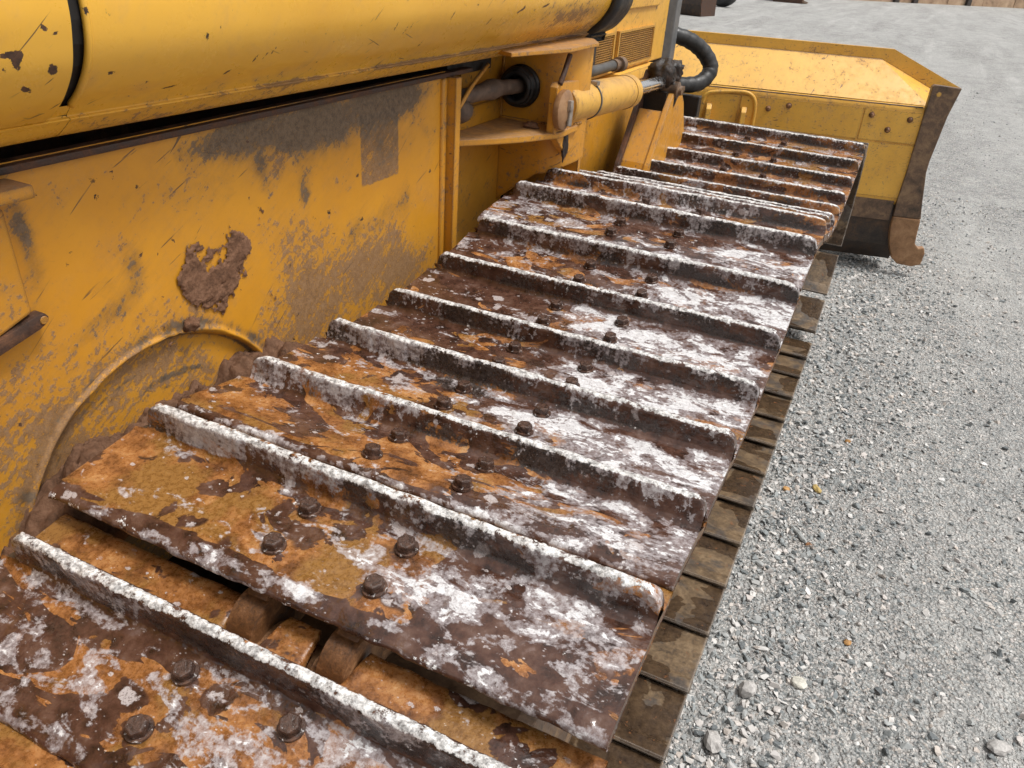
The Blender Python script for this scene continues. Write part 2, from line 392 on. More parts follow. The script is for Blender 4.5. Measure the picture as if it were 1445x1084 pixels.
YELLOW = (0.64, 0.292, 0.020)
M = {}
M['shoe'] = mat_shoe()
M['bolt'] = mat_rust("wet_dark_bolt", (0.022, 0.012, 0.009), (0.060, 0.030, 0.020), (0.13, 0.062, 0.035), (0.16, 0.45), 60, 0.7, 0.03)
M['link'] = mat_rust("rusty_link", (0.035, 0.017, 0.009), (0.145, 0.062, 0.022), (0.32, 0.165, 0.07), (0.35, 0.7), 24, 0.6)
M['lower'] = mat_lower()
M['panel'] = mat_paint("scuffed_yellow_panel", YELLOW, 1.0, 1.0, 0, 0, scratch=1.0, gloss=0.4)
M['tank'] = mat_paint("glossy_yellow_cover", (0.76, 0.415, 0.048), 0.0, 0.5, 0, 0, scratch=0.7, gloss=0.27)
M['paint'] = mat_paint("yellow_paint", YELLOW, 1.0, 1.3, 0.7, 1.0, scratch=0.8, gloss=0.38, soil=0.24, soot=0.10)
M['pale'] = mat_paint("cylinder_yellow_paint", (0.66, 0.37, 0.062), 1.0, 1.0, 0.45, 0.8, scratch=0.8, gloss=0.42, soil=0.20, soot=0.14)
M['blade'] = mat_paint("blade_yellow_paint", (0.76, 0.420, 0.062), 0.9, 2.0, 0, 1.0, scratch=1.6, gloss=0.40, soil=0.20, soot=0.10)
M['rail'] = mat_rust("dark_rusty_rail", (0.022, 0.012, 0.008), (0.060, 0.028, 0.016), (0.14, 0.062, 0.028), (0.55, 0.85), 26, 0.5)
M['worn'] = mat_rust("worn_brown_steel", (0.045, 0.028, 0.017), (0.125, 0.073, 0.042), (0.24, 0.150, 0.080), (0.35, 0.65), 16, 0.4)
M['endbit'] = mat_rust("polished_brown_end_bit", (0.15, 0.075, 0.032), (0.26, 0.135, 0.060), (0.36, 0.205, 0.10), (0.30, 0.5), 14, 0.3)
M['darksteel'] = mat_rust("dark_cutting_edge", (0.012, 0.009, 0.007), (0.040, 0.026, 0.018), (0.10, 0.056, 0.030), (0.4, 0.7), 10, 0.4)
M['black'] = mat_plain("black_rubber", (0.016, 0.016, 0.017), 0.5)
M['void'] = mat_plain("gap_shade_black", (0.008, 0.006, 0.005), 0.6)  # near-black colour standing in for shade in gaps and holes
M['grease_shade'] = mat_rust("greasy_dirt_and_shade", (0.006, 0.004, 0.003), (0.020, 0.012, 0.008), (0.055, 0.030, 0.018), (0.35, 0.75), 40, 1.0)
M['trim'] = mat_plain("grey_trim_paint", (0.115, 0.118, 0.12), 0.5, var=0.15)
M['hose'] = mat_plain("grey_hose_rubber", (0.075, 0.072, 0.068), 0.6)
M['blackhose'] = mat_plain("black_hose_rubber", (0.018, 0.017, 0.016), 0.45, var=0.5)
M['chrome'] = mat_plain("chromed_rod", (0.62, 0.62, 0.62), 0.16, 1.0, 0.08, 0.02)
M['steel'] = mat_plain("dull_steel", (0.33, 0.29, 0.25), 0.4, 0.6)
M['shaft'] = mat_plain("dusty_shaft", (0.135, 0.092, 0.066), 0.7)
M['mud'] = mat_mud()
M['mudred'] = mat_mud("dried_red_brown_mud", 1.4)
M['ground'] = mat_ground()
M['gravel'] = mat_gravel()

# ------------------------------------------------------------------ object helpers
BASE = Vector((-1.4, 0.9, 0.0))
def tag(o, label, cat, group=None, kind=None):
    o["label"] = label
    if cat: o["category"] = cat
    if group: o["group"] = group
    if kind: o["kind"] = kind
    return o
def link(o, parent=None):
    COL.objects.link(o)
    if parent is not None:
        o.parent = parent
        if parent.type == 'EMPTY': o.matrix_parent_inverse = Matrix.Translation(-parent.location)
    return o
def from_bm(name, bm, mat, parent=None, smooth=False, sharp=None):
    me = bpy.data.meshes.new(name); bm.to_mesh(me); bm.free()
    if smooth:
        me.polygons.foreach_set("use_smooth", [True] * len(me.polygons))
        if sharp: me.set_sharp_from_angle(angle=math.radians(sharp))
    if mat: me.materials.append(mat)
    return link(bpy.data.objects.new(name, me), parent)
def from_np(name, V, Fq, mat, parent=None, smooth=True, attrs=None, vecs=None, faceattrs=None):
    V = np.asarray(V, np.float32).reshape(-1, 3); Fq = np.asarray(Fq, np.int32); k = Fq.shape[1]
    me = bpy.data.meshes.new(name)
    me.vertices.add(len(V)); me.vertices.foreach_set("co", V.ravel())
    me.loops.add(Fq.size); me.loops.foreach_set("vertex_index", Fq.ravel())
    me.polygons.add(len(Fq)); me.polygons.foreach_set("loop_start", np.arange(0, Fq.size, k, dtype=np.int32))
    me.polygons.foreach_set("use_smooth", np.full(len(Fq), bool(smooth)))
    for nme, a in (attrs or {}).items():
        at = me.attributes.new(nme, 'FLOAT', 'POINT'); at.data.foreach_set("value", np.asarray(a, np.float32).ravel())
    for nme, a in (vecs or {}).items():
        at = me.attributes.new(nme, 'FLOAT_VECTOR', 'POINT'); at.data.foreach_set("vector", np.asarray(a, np.float32).ravel())
    for nme, a in (faceattrs or {}).items():
        at = me.attributes.new(nme, 'FLOAT', 'FACE'); at.data.foreach_set("value", np.asarray(a, np.float32).ravel())
    me.update(calc_edges=True); me.validate()
    me.materials.append(mat)
    return link(bpy.data.objects.new(name, me), parent)
def grid_faces(nu, nv, wrap_v=False, flip=False):
    i = np.arange(nu - 1)[:, None]; j = np.arange(nv if wrap_v else nv - 1)[None, :]
    j2 = (j + 1) % nv
    a = i * nv + j; b = (i + 1) * nv + j; c = (i + 1) * nv + j2; d = i * nv + j2
    q = np.stack([a, b, c, d] if not flip else [a, d, c, b], -1).reshape(-1, 4)
    return q
def box_bm(x0, x1, y0, y1, z0, z1, bevel=0.0, bm=None):
    own = bm is None
    if own: bm = bmesh.new()
    vs = [bm.verts.new((x, y, z)) for x in (x0, x1) for y in (y0, y1) for z in (z0, z1)]
    fs = [(0, 1, 3, 2), (4, 6, 7, 5), (0, 4, 5, 1), (2, 3, 7, 6), (0, 2, 6, 4), (1, 5, 7, 3)]
    for f in fs: bm.faces.new([vs[k] for k in f])
    if bevel and own: bmesh.ops.bevel(bm, geom=list(bm.edges), offset=bevel, segments=2, profile=0.6, affect='EDGES')
    return bm
def prism_bm(poly, a, b, axis, bevel=0.0, bm=None):
    # poly: 2D points; axis 'x' -> (y,z), 'y' -> (x,z), 'z' -> (x,y)
    own = bm is None
    if own: bm = bmesh.new()
    def p3(p, h):
        return {'x': (h, p[0], p[1]), 'y': (p[0], h, p[1]), 'z': (p[0], p[1], h)}[axis]
    lo = [bm.verts.new(p3(p, a)) for p in poly]; hi = [bm.verts.new(p3(p, b)) for p in poly]
    fs = [bm.faces.new(lo), bm.faces.new(hi)]
    n = len(poly)
    for k in range(n): fs.append(bm.faces.new([lo[k], lo[(k + 1) % n], hi[(k + 1) % n], hi[k]]))
    bmesh.ops.recalc_face_normals(bm, faces=fs)
    if bevel and own: bmesh.ops.bevel(bm, geom=[e for e in bm.edges if e.calc_face_angle(0) > 0.6], offset=bevel, segments=2, profile=0.6, affect='EDGES')
    return bm
def ring_frames(path):
    path = [Vector(p) for p in path]; fr = []
    ref = Vector((0, 0, 1))
    for k, p in enumerate(path):
        t = (path[min(k + 1, len(path) - 1)] - path[max(k - 1, 0)]).normalized()
        if abs(t.dot(ref)) > 0.95: ref = Vector((1, 0, 0))
        s = t.cross(ref).normalized(); ref = s.cross(t).normalized()
        fr.append((p, s, ref))
    return fr
def tube_bm(path, radii, seg=16, bm=None, cap=True):
    bm = bm or bmesh.new(); rings = []
    if not hasattr(radii, '__len__'): radii = [radii] * len(path)
    for (p, s, u), r in zip(ring_frames(path), radii):
        rings.append([bm.verts.new(p + s * (r * math.cos(2 * math.pi * k / seg)) + u * (r * math.sin(2 * math.pi * k / seg))) for k in range(seg)])
    fs = []
    for a, b in zip(rings, rings[1:]):
        for k in range(seg): fs.append(bm.faces.new([a[k], a[(k + 1) % seg], b[(k + 1) % seg], b[k]]))
    if cap:
        fs.append(bm.faces.new(rings[0])); fs.append(bm.faces.new(rings[-1]))
    bmesh.ops.recalc_face_normals(bm, faces=fs)
    return bm
def lathe_bm(p0, p1, prof, seg=24, bm=None):
    # prof: (t along p0->p1 in metres, radius)
    p0, p1 = Vector(p0), Vector(p1); d = (p1 - p0).normalized()
    path = [p0 + d * t for t, r in prof]
    ref = Vector((0, 0, 1)) if abs(d.z) < 0.9 else Vector((1, 0, 0))
    s = d.cross(ref).normalized(); u = s.cross(d)
    bm = bm or bmesh.new(); rings = []
    for p, (t, r) in zip(path, prof):
        rings.append([bm.verts.new(p + s * (r * math.cos(2 * math.pi * k / seg)) + u * (r * math.sin(2 * math.pi * k / seg))) for k in range(seg)])
    fs = []
    for a, b in zip(rings, rings[1:]):
        for k in range(seg): fs.append(bm.faces.new([a[k], a[(k + 1) % seg], b[(k + 1) % seg], b[k]]))
    fs.append(bm.faces.new(rings[0])); fs.append(bm.faces.new(rings[-1]))
    bmesh.ops.recalc_face_normals(bm, faces=fs)
    return bm
def lump_bm(c, r, seed, amp=0.35, sub=3, freq=2.2, squash=(1, 1, 1)):
    bm = bmesh.new(); bmesh.ops.create_icosphere(bm, subdivisions=sub, radius=1.0)
    P = np.array([v.co[:] for v in bm.verts])
    d = 1 + amp * fbm(P[:, 0] * freq + seed, P[:, 1] * freq, P[:, 2] * freq, 4, seed)
    for v, k in zip(bm.verts, d):
        v.co = Vector((c[0] + v.co.x * r * k * squash[0], c[1] + v.co.y * r * k * squash[1], c[2] + v.co.z * r * k * squash[2]))
    return bm
def smooth_path(pts, n=40):
    pts = [Vector(p) for p in pts]; out = []
    ext = [pts[0] * 2 - pts[1]] + pts + [pts[-1] * 2 - pts[-2]]
    per = max(2, n // (len(pts) - 1))
    for k in range(1, len(ext) - 2):
        a, b, c, d = ext[k - 1:k + 3]
        for j in range(per):
            t = j / per
            out.append(0.5 * ((2 * b) + (c - a) * t + (2 * a - 5 * b + 4 * c - d) * t * t + (3 * b - a - 3 * c + d) * t ** 3))
    out.append(pts[-1]); return out

# ------------------------------------------------------------------ the yard
bm = bmesh.new()
S = 1500.0
xs = [-S, -40, -10, -4, -1.5, 0, 1, 2, 4, 10, 40, S]; ys = [-S, -40, -8, -2, 0, 2, 4, 7, 12, 25, 60, S]
vv = [[bm.verts.new((x, y, 0)) for y in ys] for x in xs]
for i in range(len(xs) - 1):
    for j in range(len(ys) - 1): bm.faces.new([vv[i][j], vv[i + 1][j], vv[i + 1][j + 1], vv[i][j + 1]])
g = from_bm("ground", bm, M['ground'])
tag(g, "grey compacted gravel yard stretching to the far edge", "ground", kind="structure")

def stone_templates(n, pts=9):
    out = []
    for k in range(n):
        b = bmesh.new()
        for _ in range(pts):
            v = rng.normal(size=3); v /= np.linalg.norm(v); v *= rng.uniform(0.75, 1.0)
            b.verts.new((v[0], v[1] * 0.8, v[2] * 0.58))
        r = bmesh.ops.convex_hull(b, input=list(b.verts))
        for v in [v for v in b.verts if not v.link_faces]: b.verts.remove(v)
        bmesh.ops.triangulate(b, faces=list(b.faces)); b.verts.index_update()
        out.append((np.array([v.co[:] for v in b.verts]), np.array([[q.index for q in f.verts] for f in b.faces]))); b.free()
    return out
def scatter(n, area, size_fn, tpl, zsink):
    # area(n) -> x, y ; returns stacked arrays
    x, y = area(n); s = size_fn(x, y, len(x)); n = len(x)
    Vs, Fs, Ts, base = [], [], [], 0
    which = rng.integers(0, len(tpl), n)
    for k, (tv, tf) in enumerate(tpl):
        idx = np.where(which == k)[0]
        if not len(idx): continue
        q = rng.normal(size=(len(idx), 3)) * np.array([0.45, 0.45, 3.0])
        cx, cy, cz = np.cos(q).T; sx, sy, sz = np.sin(q).T
        R = np.empty((len(idx), 3, 3))
        R[:, 0, 0] = cy * cz; R[:, 0, 1] = sx * sy * cz - cx * sz; R[:, 0, 2] = cx * sy * cz + sx * sz
        R[:, 1, 0] = cy * sz; R[:, 1, 1] = sx * sy * sz + cx * cz; R[:, 1, 2] = cx * sy * sz - sx * cz
        R[:, 2, 0] = -sy; R[:, 2, 1] = sx * cy; R[:, 2, 2] = cx * cy
        pv = np.einsum('nij,vj->nvi', R, tv) * s[idx, None, None]
        pv *= rng.uniform(0.75, 1.25, (len(idx), 1, 3))
        pv[:, :, 0] += x[idx, None]; pv[:, :, 1] += y[idx, None]
        pv[:, :, 2] += (s[idx] * (0.42 - zsink * rng.random(len(idx))))[:, None]
        nv = len(tv)
        Vs.append(pv.reshape(-1, 3)); Fs.append((tf[None] + (np.arange(len(idx)) * nv)[:, None, None] + base).reshape(-1, 3))
        base += nv * len(idx)
        Ts.append(np.repeat(rng.random(len(idx)) ** 0.95, len(tf)))
    return np.concatenate(Vs), np.concatenate(Fs), np.concatenate(Ts)
def loose(x, y):
    # more loose stone beside the track, less in the driven lane
    lane = fbm(x * 1.1 + 0.25 * y, y * 0.25, octv=3, seed=5) + 0.5 * fbm(x * 3.5, y * 3.0, octv=3, seed=9)
    return np.clip(0.66 + 0.42 * np.exp(-((x - 0.05) / 0.28) ** 2) - 0.42 * np.exp(-((x - 0.62 - 0.07 * y) / 0.33) ** 2) + 0.30 * lane, 0.30, 1.0)
def area_near(n):
    x = -0.22 + 2.0 * rng.random(n) ** 1.15; y = -0.5 + 6.5 * rng.random(n) ** 1.35
    k = rng.random(n) < loose(x, y) ; return x[k], y[k]
def area_far(n):
    y = 5.5 + 8.5 * rng.random(n); x = rng.uniform(-2.5, 3.2, n)
    k = rng.random(n) < loose(x, y); return x[k], y[k]
def size_near(x, y, n):
    s = 0.0045 * np.exp(rng.normal(size=n) * 0.54) * (0.72 + 0.55 * loose(x, y)) * (1 + 0.05 * np.clip(y, 0, 6))
    return np.clip(s, 0.0026, 0.0165)
A = scatter(96000, area_near, size_near, stone_templates(14, 9), 0.75)
B = scatter(9000, area_far, lambda x, y, n: np.clip(0.008 * np.exp(rng.normal(size=n) * 0.4), 0.004, 0.02), stone_templates(8, 8), 0.7)
Cc = scatter(1300, lambda n: (np.concatenate([rng.uniform(0.03, 0.22, n // 2), rng.uniform(0.0, 1.7, n - n // 2)]), -0.3 + 4.5 * rng.random(n) ** 1.5),
             lambda x, y, n: rng.uniform(0.009, 0.018, n), stone_templates(10, 12), 0.4)
V = np.concatenate([A[0], B[0], Cc[0]]); F = np.concatenate([A[1], B[1] + len(A[0]), Cc[1] + len(A[0]) + len(B[0])]); T = np.concatenate([A[2], B[2], Cc[2]])
o = from_np("gravel", V, F, M['gravel'], smooth=False, faceattrs={"tone": T})
tag(o, "loose grey angular crushed stone strewn over the yard", "gravel", kind="stuff")

def stone(c, r, col, label, seed, squash=(1, 1, 0.6), rot=0.0, group="single stones on the gravel"):
    bm = lump_bm((0, 0, 0), r, seed, 0.22, 2, 1.3, squash)
    P = list(bm.verts)
    for v in P: v.co += Vector((random.uniform(-1, 1), random.uniform(-1, 1), random.uniform(-1, 1))) * r * 0.06
    o = from_bm("stone", bm, mat_plain("stone_" + str(seed), col, 0.75, scale=180, var=0.2, bump=0.3))
    o.location = (c[0], c[1], r * squash[2] * 0.75); o.rotation_euler = (0, 0, rot)
    tag(o, label, "stone", group)
stone((0.238, 0.415), 0.021, (0.55, 0.53, 0.46), "pale cream rounded stone lying alone on the gravel near the bottom", 3, (1, 0.85, 0.5))
stone((0.236, 1.691), 0.011, (0.30, 0.15, 0.04), "small brown stone farthest up the gravel, about level with the track middle", 4)
stone((0.076, 1.251), 0.012, (0.48, 0.27, 0.10), "small orange stone close beside the lower track edge", 5)
stone((0.170, 1.303), 0.016, (0.50, 0.36, 0.13), "ochre oblong stone on the gravel, right of the small orange one", 6, (1.3, 0.7, 0.6), 2.3)
stone((0.185, 0.985), 0.010, (0.22, 0.10, 0.04), "dark brown pebble at the tip of a long grey splinter", 7)
stone((0.150, 1.020), 0.030, (0.36, 0.37, 0.36), "long thin grey splinter of stone lying on the gravel", 8, (1.35, 0.28, 0.3), 2.25)
stone((0.127, 0.322), 0.024, (0.44, 0.42, 0.40), "light grey angular stone sticking up next to the track", 9, (0.9, 0.8, 0.85), 0.7)
stone((0.083, 0.135), 0.027, (0.42, 0.40, 0.38), "light grey stone nearest the bottom beside the track corner", 10, (1.1, 0.75, 0.7), 2.0)
stone((0.689, 0.449), 0.026, (0.43, 0.41, 0.39), "large pale grey stone in the bottom right corner", 11, (1.0, 0.75, 0.6), 0.3)
stone((0.335, 0.62), 0.011, (0.40, 0.21, 0.07), "rust orange crumb on bare gravel, above the cream stone", 12)

# ------------------------------------------------------------------ the bulldozer
dozer = bpy.data.objects.new("bulldozer", None); dozer.location = BASE; COL.objects.link(dozer)
dozer.empty_display_size = 0.3
tag(dozer, "worn yellow bulldozer with a wet rusty crawler track and angled blade", "bulldozer")

# ---- track: position of each grouser crest (y, z) along the upper run, rear to front
G = {0: (-0.742, 0.918), 1: (-0.516, 0.988), 2: (-0.299, 0.969), 3: (-0.104, 0.960), 4: (0.093, 0.952), 5: (0.287, 0.970), 6: (0.473, 1.002),
     7: (0.667, 1.048), 8: (0.877, 1.039), 9: (1.077, 0.994), 10: (1.276, 0.950), 11: (1.479, 0.924), 12: (1.682, 0.917), 13: (1.884, 0.927),
     14: (2.085, 0.948), 15: (2.288, 0.973), -1: (-0.945, 0.875), -2: (-1.147, 0.858)}
W, H = 0.75, 0.046
def frame(y, z, ang):
    t = Vector((0, math.cos(ang), math.sin(ang))); n = Vector((0, -t.z, t.y)); mtx = Matrix.Identity(4)
    for r in range(3): mtx[r][0], mtx[r][1], mtx[r][2] = (1, 0, 0)[r], t[r], n[r]
    mtx[0][3], mtx[1][3], mtx[2][3] = 0, y, z
    return mtx
def ang_of(i):
    if i == 2: return math.radians(-9.5)
    a = G.get(i - 1, (G[i][0] - 0.2, G[i][1])); b = G.get(i + 1, (G[i][0] + 0.2, G[i][1] + 0.004))
    return math.atan2(b[1] - a[1], b[0] - a[0])
TOP = [(-0.1605, -H - 0.0165), (-0.1635, -H - 0.012), (-0.161, -H - 0.0065), (-0.150, -H - 0.002), (-0.139, -H + 0.0008), (-0.135, -H - 0.0008), (-0.131, -H),
       (-0.024, -H), (-0.0165, -H + 0.003), (-0.0115, -H + 0.0095), (-0.0072, -0.006), (-0.0045, -0.0012), (0.0, 0.0), (0.0045, -0.0012), (0.0072, -0.006),
       (0.0105, -H + 0.006), (0.0145, -H - 0.006), (0.020, -H - 0.012), (0.050, -H - 0.0165), (0.0535, -H - 0.019), (0.0545, -H - 0.024)]
BOT = [(0.051, -H - 0.029), (0.018, -H - 0.026), (0.0, -H - 0.020), (-0.06, -H - 0.019), (-0.13, -H - 0.018), (-0.154, -H - 0.0195)]
def dense(path, d):
    out = []
    for a, b in zip(path, path[1:]):
        k = max(1, int(math.hypot(b[0] - a[0], b[1] - a[1]) / d))
        out += [(a[0] + (b[0] - a[0]) * j / k, a[1] + (b[1] - a[1]) * j / k) for j in range(k)]
    return out + [path[-1]]
def white_level(i, x, s):
    q = (x + W) / W            # 0 at the machine, 1 at the outer end
    band = np.exp(-((s + 0.078) / 0.05) ** 2)
    if i <= -1: return 0.10 + 0 * x
    if i == 0: return 0.26 + 0.20 * blob(x, s, -0.62, -0.10, 0.12, 0.05) + 0.12 * blob(x, s, -0.42, -0.07, 0.09, 0.03) + 0.10 * q
    if i == 1: return 0.10 + 0.58 * blob(x, s, -0.235, -0.085, 0.13, 0.040, 0.10) + 0.22 * blob(x, s, -0.06, -0.05, 0.07, 0.05) + 0.26 * blob(x, s, -0.45, -0.10, 0.05, 0.03) + 0.14 * q
    if i == 2: return 0.12 + 0.52 * sstep(q, 0.50, 0.8) * (0.55 + 0.45 * band) + 0.16 * blob(x, s, -0.60, -0.07, 0.1, 0.05)
    if i == 3: return 0.20 + 0.50 * sstep(q, 0.38, 0.62) * (0.55 + 0.45 * band) + 0.18 * blob(x, s, -0.45, -0.05, 0.12, 0.04)
    if i == 4: return 0.13 + 0.62 * sstep(q, 0.36, 0.66) * (0.6 + 0.4 * band) - 0.1 * sstep(q, 0.95, 1.0)
    if i == 5: return 0.18 + 0.62 * sstep(q, 0.30, 0.58) * (0.6 + 0.4 * band) - 0.3 * sstep(q, 0.93, 1.0)
    if i == 6: return 0.34 + 0.42 * sstep(q, 0.45, 0.75) * (0.55 + 0.45 * band) - 0.16 * blob(x, s, -0.40, -0.08, 0.1, 0.05)
    if i == 7: return 0.39 + 0.36 * sstep(q, 0.62, 0.82) * band - 0.16 * blob(x, s, -0.33, -0.07, 0.11, 0.06)
    if i == 8: return 0.46 - 0.22 * sstep(q, 0.3, 0.7)
    return 0.31 + 0.16 * (1 - q) + 0.05 * math.sin(i * 2.1)
def wet_level(i, x, s):
    q = (x + W) / W
    n = fbm(x * 9, s * 14 + i * 3.7, octv=3, seed=40 + i)
    if i <= 0: b = 0.50 + 0.12 * (1 - q) - 0.30 * blob(x, s, -0.46, -0.075, 0.10, 0.035, 0.3) - 0.22 * blob(x, s, -0.25, -0.09, 0.1, 0.05)
    elif i == 1: b = 0.30 + 0.30 * sstep(q, 0.45, 0.85) - 0.10 * blob(x, s, -0.6, -0.08, 0.12, 0.05) + 0.5 * blob(x, s, -0.585, -0.055, 0.028, 0.02)
    elif i == 2: b = 0.38 + 0.32 * sstep(q, 0.55, 0.8) + 0.2 * blob(x, s, -0.6, -0.03, 0.08, 0.02)
    elif i == 3: b = 0.50 + 0.3 * sstep(q, 0.4, 0.7) - 0.12 * blob(x, s, -0.64, -0.1, 0.1, 0.04)
    elif i <= 7: b = 0.60 + 0 * x
    else: b = 0.30 + 0.15 * n
    b = b + 0.10 * n + 0.30 * sstep(-s, 0.132, 0.145) * (i > 0)
    return b + 0.5 * ((s > 0.012) & (i == 0)) * (-1) + 0.0
LOOPS = {}
def make_shoe(i, d, dx):
    prof = dense(TOP, d) + dense(BOT, 0.02); top_n = len(dense(TOP, d))
    P = np.array(prof); s0, n0 = P[:, 0], P[:, 1]
    nx = int(W / dx) + 1
    x = -W + W * (0.5 - 0.5 * np.cos(np.linspace(0, math.pi, nx))) * 0.12 + np.linspace(0, W, nx) * 0.88
    X, S_ = np.meshgrid(x, s0, indexing='ij'); N = np.broadcast_to(n0, X.shape).copy(); S_ = S_.copy()
    # rounded grouser ends
    r = 0.026; dend = np.minimum(X + W, -X)
    env = np.where(dend < r, -(r - np.sqrt(np.clip(r * r - (r - dend) ** 2, 0, None))), 0.0)
    N = np.where(N > -H + 0.003, np.minimum(N, np.maximum(env, -H + 0.002)), N)
    # nibbled crest
    cr = sstep(N, -0.0085, -0.0012)
    N = N - cr * (0.0016 + 0.0016 * fbm(X * 26, X * 0 + i * 5.1, octv=4, seed=3)) * (X < 9)
    X = X - 0.022 * np.clip(1 - (X + W) / 0.06, 0, 1) * (N <= -H + 0.003)
    if i in (0, 1): S_ = np.where(S_ > 0.02, 0.02 + (S_ - 0.02) * (1.55 if i == 0 else 1.2), S_)
    if i == 2: S_ = np.where(S_ < -0.024, -0.024 + (S_ + 0.024) * 0.885, S_)
    # link notches in the trailing strip, wavy lip and strip edges
    k = np.zeros_like(X)
    for c in (-0.0565, 0.0565):
        k = np.maximum(k, sstep(0.031 - np.abs(X + W / 2 - c), -0.003, 0.006))
    far = S_ > 0.0145
    S_ = np.where(far, 0.0145 + (S_ - 0.0145) * (1 - 0.86 * k), S_)
    S_ = S_ + np.where(S_ < -0.145, 0.0012 * fbm(X * 40, X * 0 + i, octv=3, seed=8), 0) + np.where(S_ > 0.045, 0.0010 * fbm(X * 45, X * 0 + i, octv=3, seed=6), 0)
    topm = (np.arange(len(prof)) < top_n)[None, :] * np.ones_like(X)
    plate = topm * (np.abs(N + H) < 0.006) * (S_ < -0.02)
    wh = white_level(i, X, S_)
    face = topm * sstep(N, -H + 0.001, -H + 0.010) * (S_ < 0)           # near face of the grouser
    q = (X + W) / W
    drip = fbm(X * (17 + 5 * math.sin(i * 2.3)), N * 7 + i * 9.3, octv=4, seed=21 + i)
    depth = -N / H
    if i <= 3: hang = 0.62 * (1 - q) + 0.34 + (0.2 if i in (1, 2) else 0)
    else: hang = 0.44 + 0.12 * fbm(X * 3, X * 0 + i, octv=2, seed=77)
    irr = fbm(X * 4.5, X * 0 + i * 11.3, octv=3, seed=200 + i)
    wface = (0.20 if i < 3 else 0.36) + 0.32 * drip + 0.30 * irr + (hang - depth) * 0.50
    if i >= 8: wface = 0.26 + 0.30 * drip + 0.25 * irr + (0.30 - depth) * 0.35 + 0.16 * (1 - q)
    wh = wh * (1 - face) + wface * face
    base_drip = topm * blob(S_, S_ * 0, -0.026, 0, 0.010, 1) * (S_ < -0.012)
    wh = wh + base_drip * (0.20 * drip + 0.10)
    lip = topm * sstep(-S_, 0.137, 0.146)
    wh = wh + lip * (0.24 + 0.30 * fbm(X * 22, S_ * 30 + i, octv=3, seed=31)) * (1.0 if 0 < i < 4 else 0.5)
    wh = np.where(topm > 0, wh, 0)
    strip = topm * (S_ > 0.012)
    wh = wh * (1 - strip) + strip * 0.10
    wet = wet_level(i, X, S_) * (1 - strip) + strip * (0.20 + 0.25 * (i > 2))
    wet = wet + face * 0.2 + base_drip * 0.15 + lip * 0.25
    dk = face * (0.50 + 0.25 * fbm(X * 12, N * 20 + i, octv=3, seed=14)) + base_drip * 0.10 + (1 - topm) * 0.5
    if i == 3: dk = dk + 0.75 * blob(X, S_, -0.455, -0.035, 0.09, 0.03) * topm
    crest = topm * cr * (0.86 if i < 8 else 1.0) * (1 - 0.15 * (S_ > 0.004))
    crest = crest + lip * 0.22 * sstep(-S_, 0.155, 0.162)
    orn = plate * (0.15 if i < 2 else 0.05) + (0.55 if i >= 8 else 0) * plate
    # relief: crust of residue, pitting
    t = 0.0013 * sstep(wh + 0.55 * fbm(X * 30, S_ * 60 + i * 7, octv=4, seed=50 + i), 0.55, 0.8) + 0.00035 * fbm(X * 60, S_ * 60 + i, N * 60, octv=3, seed=60)
    t = t * topm
    nrm_s = np.gradient(n0); nrm_n = -np.gradient(s0); ln = np.hypot(nrm_s, nrm_n) + 1e-9
    S_ = S_ - nrm_s / ln * t; N = N - nrm_n / ln * t
    if i <= 3: S_ = S_ - face * 0.0030 * np.clip(drip + 0.25 * (1 - q), 0, 1)
    V = np.stack([X, S_, N], -1).reshape(-1, 3); nv = len(prof)
    F = grid_faces(nx, nv, wrap_v=True, flip=True)
    co = np.stack([X + i * 1.37, S_ + i * 0.71, N], -1)
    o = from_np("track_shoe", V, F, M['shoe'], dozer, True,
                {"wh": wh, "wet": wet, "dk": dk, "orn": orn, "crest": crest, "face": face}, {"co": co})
    return o, prof
def hexbolt_mesh():
    bm = bmesh.new()
    bmesh.ops.create_cone(bm, cap_ends=True, segments=28, radius1=0.0150, radius2=0.0148, depth=0.0035, matrix=Matrix.Translation((0, 0, 0.0017)))
    h = bmesh.new()
    bmesh.ops.create_cone(h, cap_ends=True, segments=6, radius1=0.0128, radius2=0.0124, depth=0.0125, matrix=Matrix.Translation((0, 0, 0.0080)))
    bmesh.ops.bevel(h, geom=list(h.edges), offset=0.0022, segments=2, profile=0.5, affect='EDGES')
    me = bpy.data.meshes.new("tmp"); h.to_mesh(me); h.free(); bm.from_mesh(me); bpy.data.meshes.remove(me)
    out = bpy.data.meshes.new("bolt"); bm.to_mesh(out); bm.free(); out.materials.append(M['bolt'])
    return out
BOLT = hexbolt_mesh()
capbm = bmesh.new()
capbm.faces.new([capbm.verts.new((0, s, n)) for s, n in TOP[:8] + TOP[17:] + BOT])
bmesh.ops.triangulate(capbm, faces=list(capbm.faces))
CAP = bpy.data.meshes.new("end_face"); capbm.to_mesh(CAP); capbm.free()
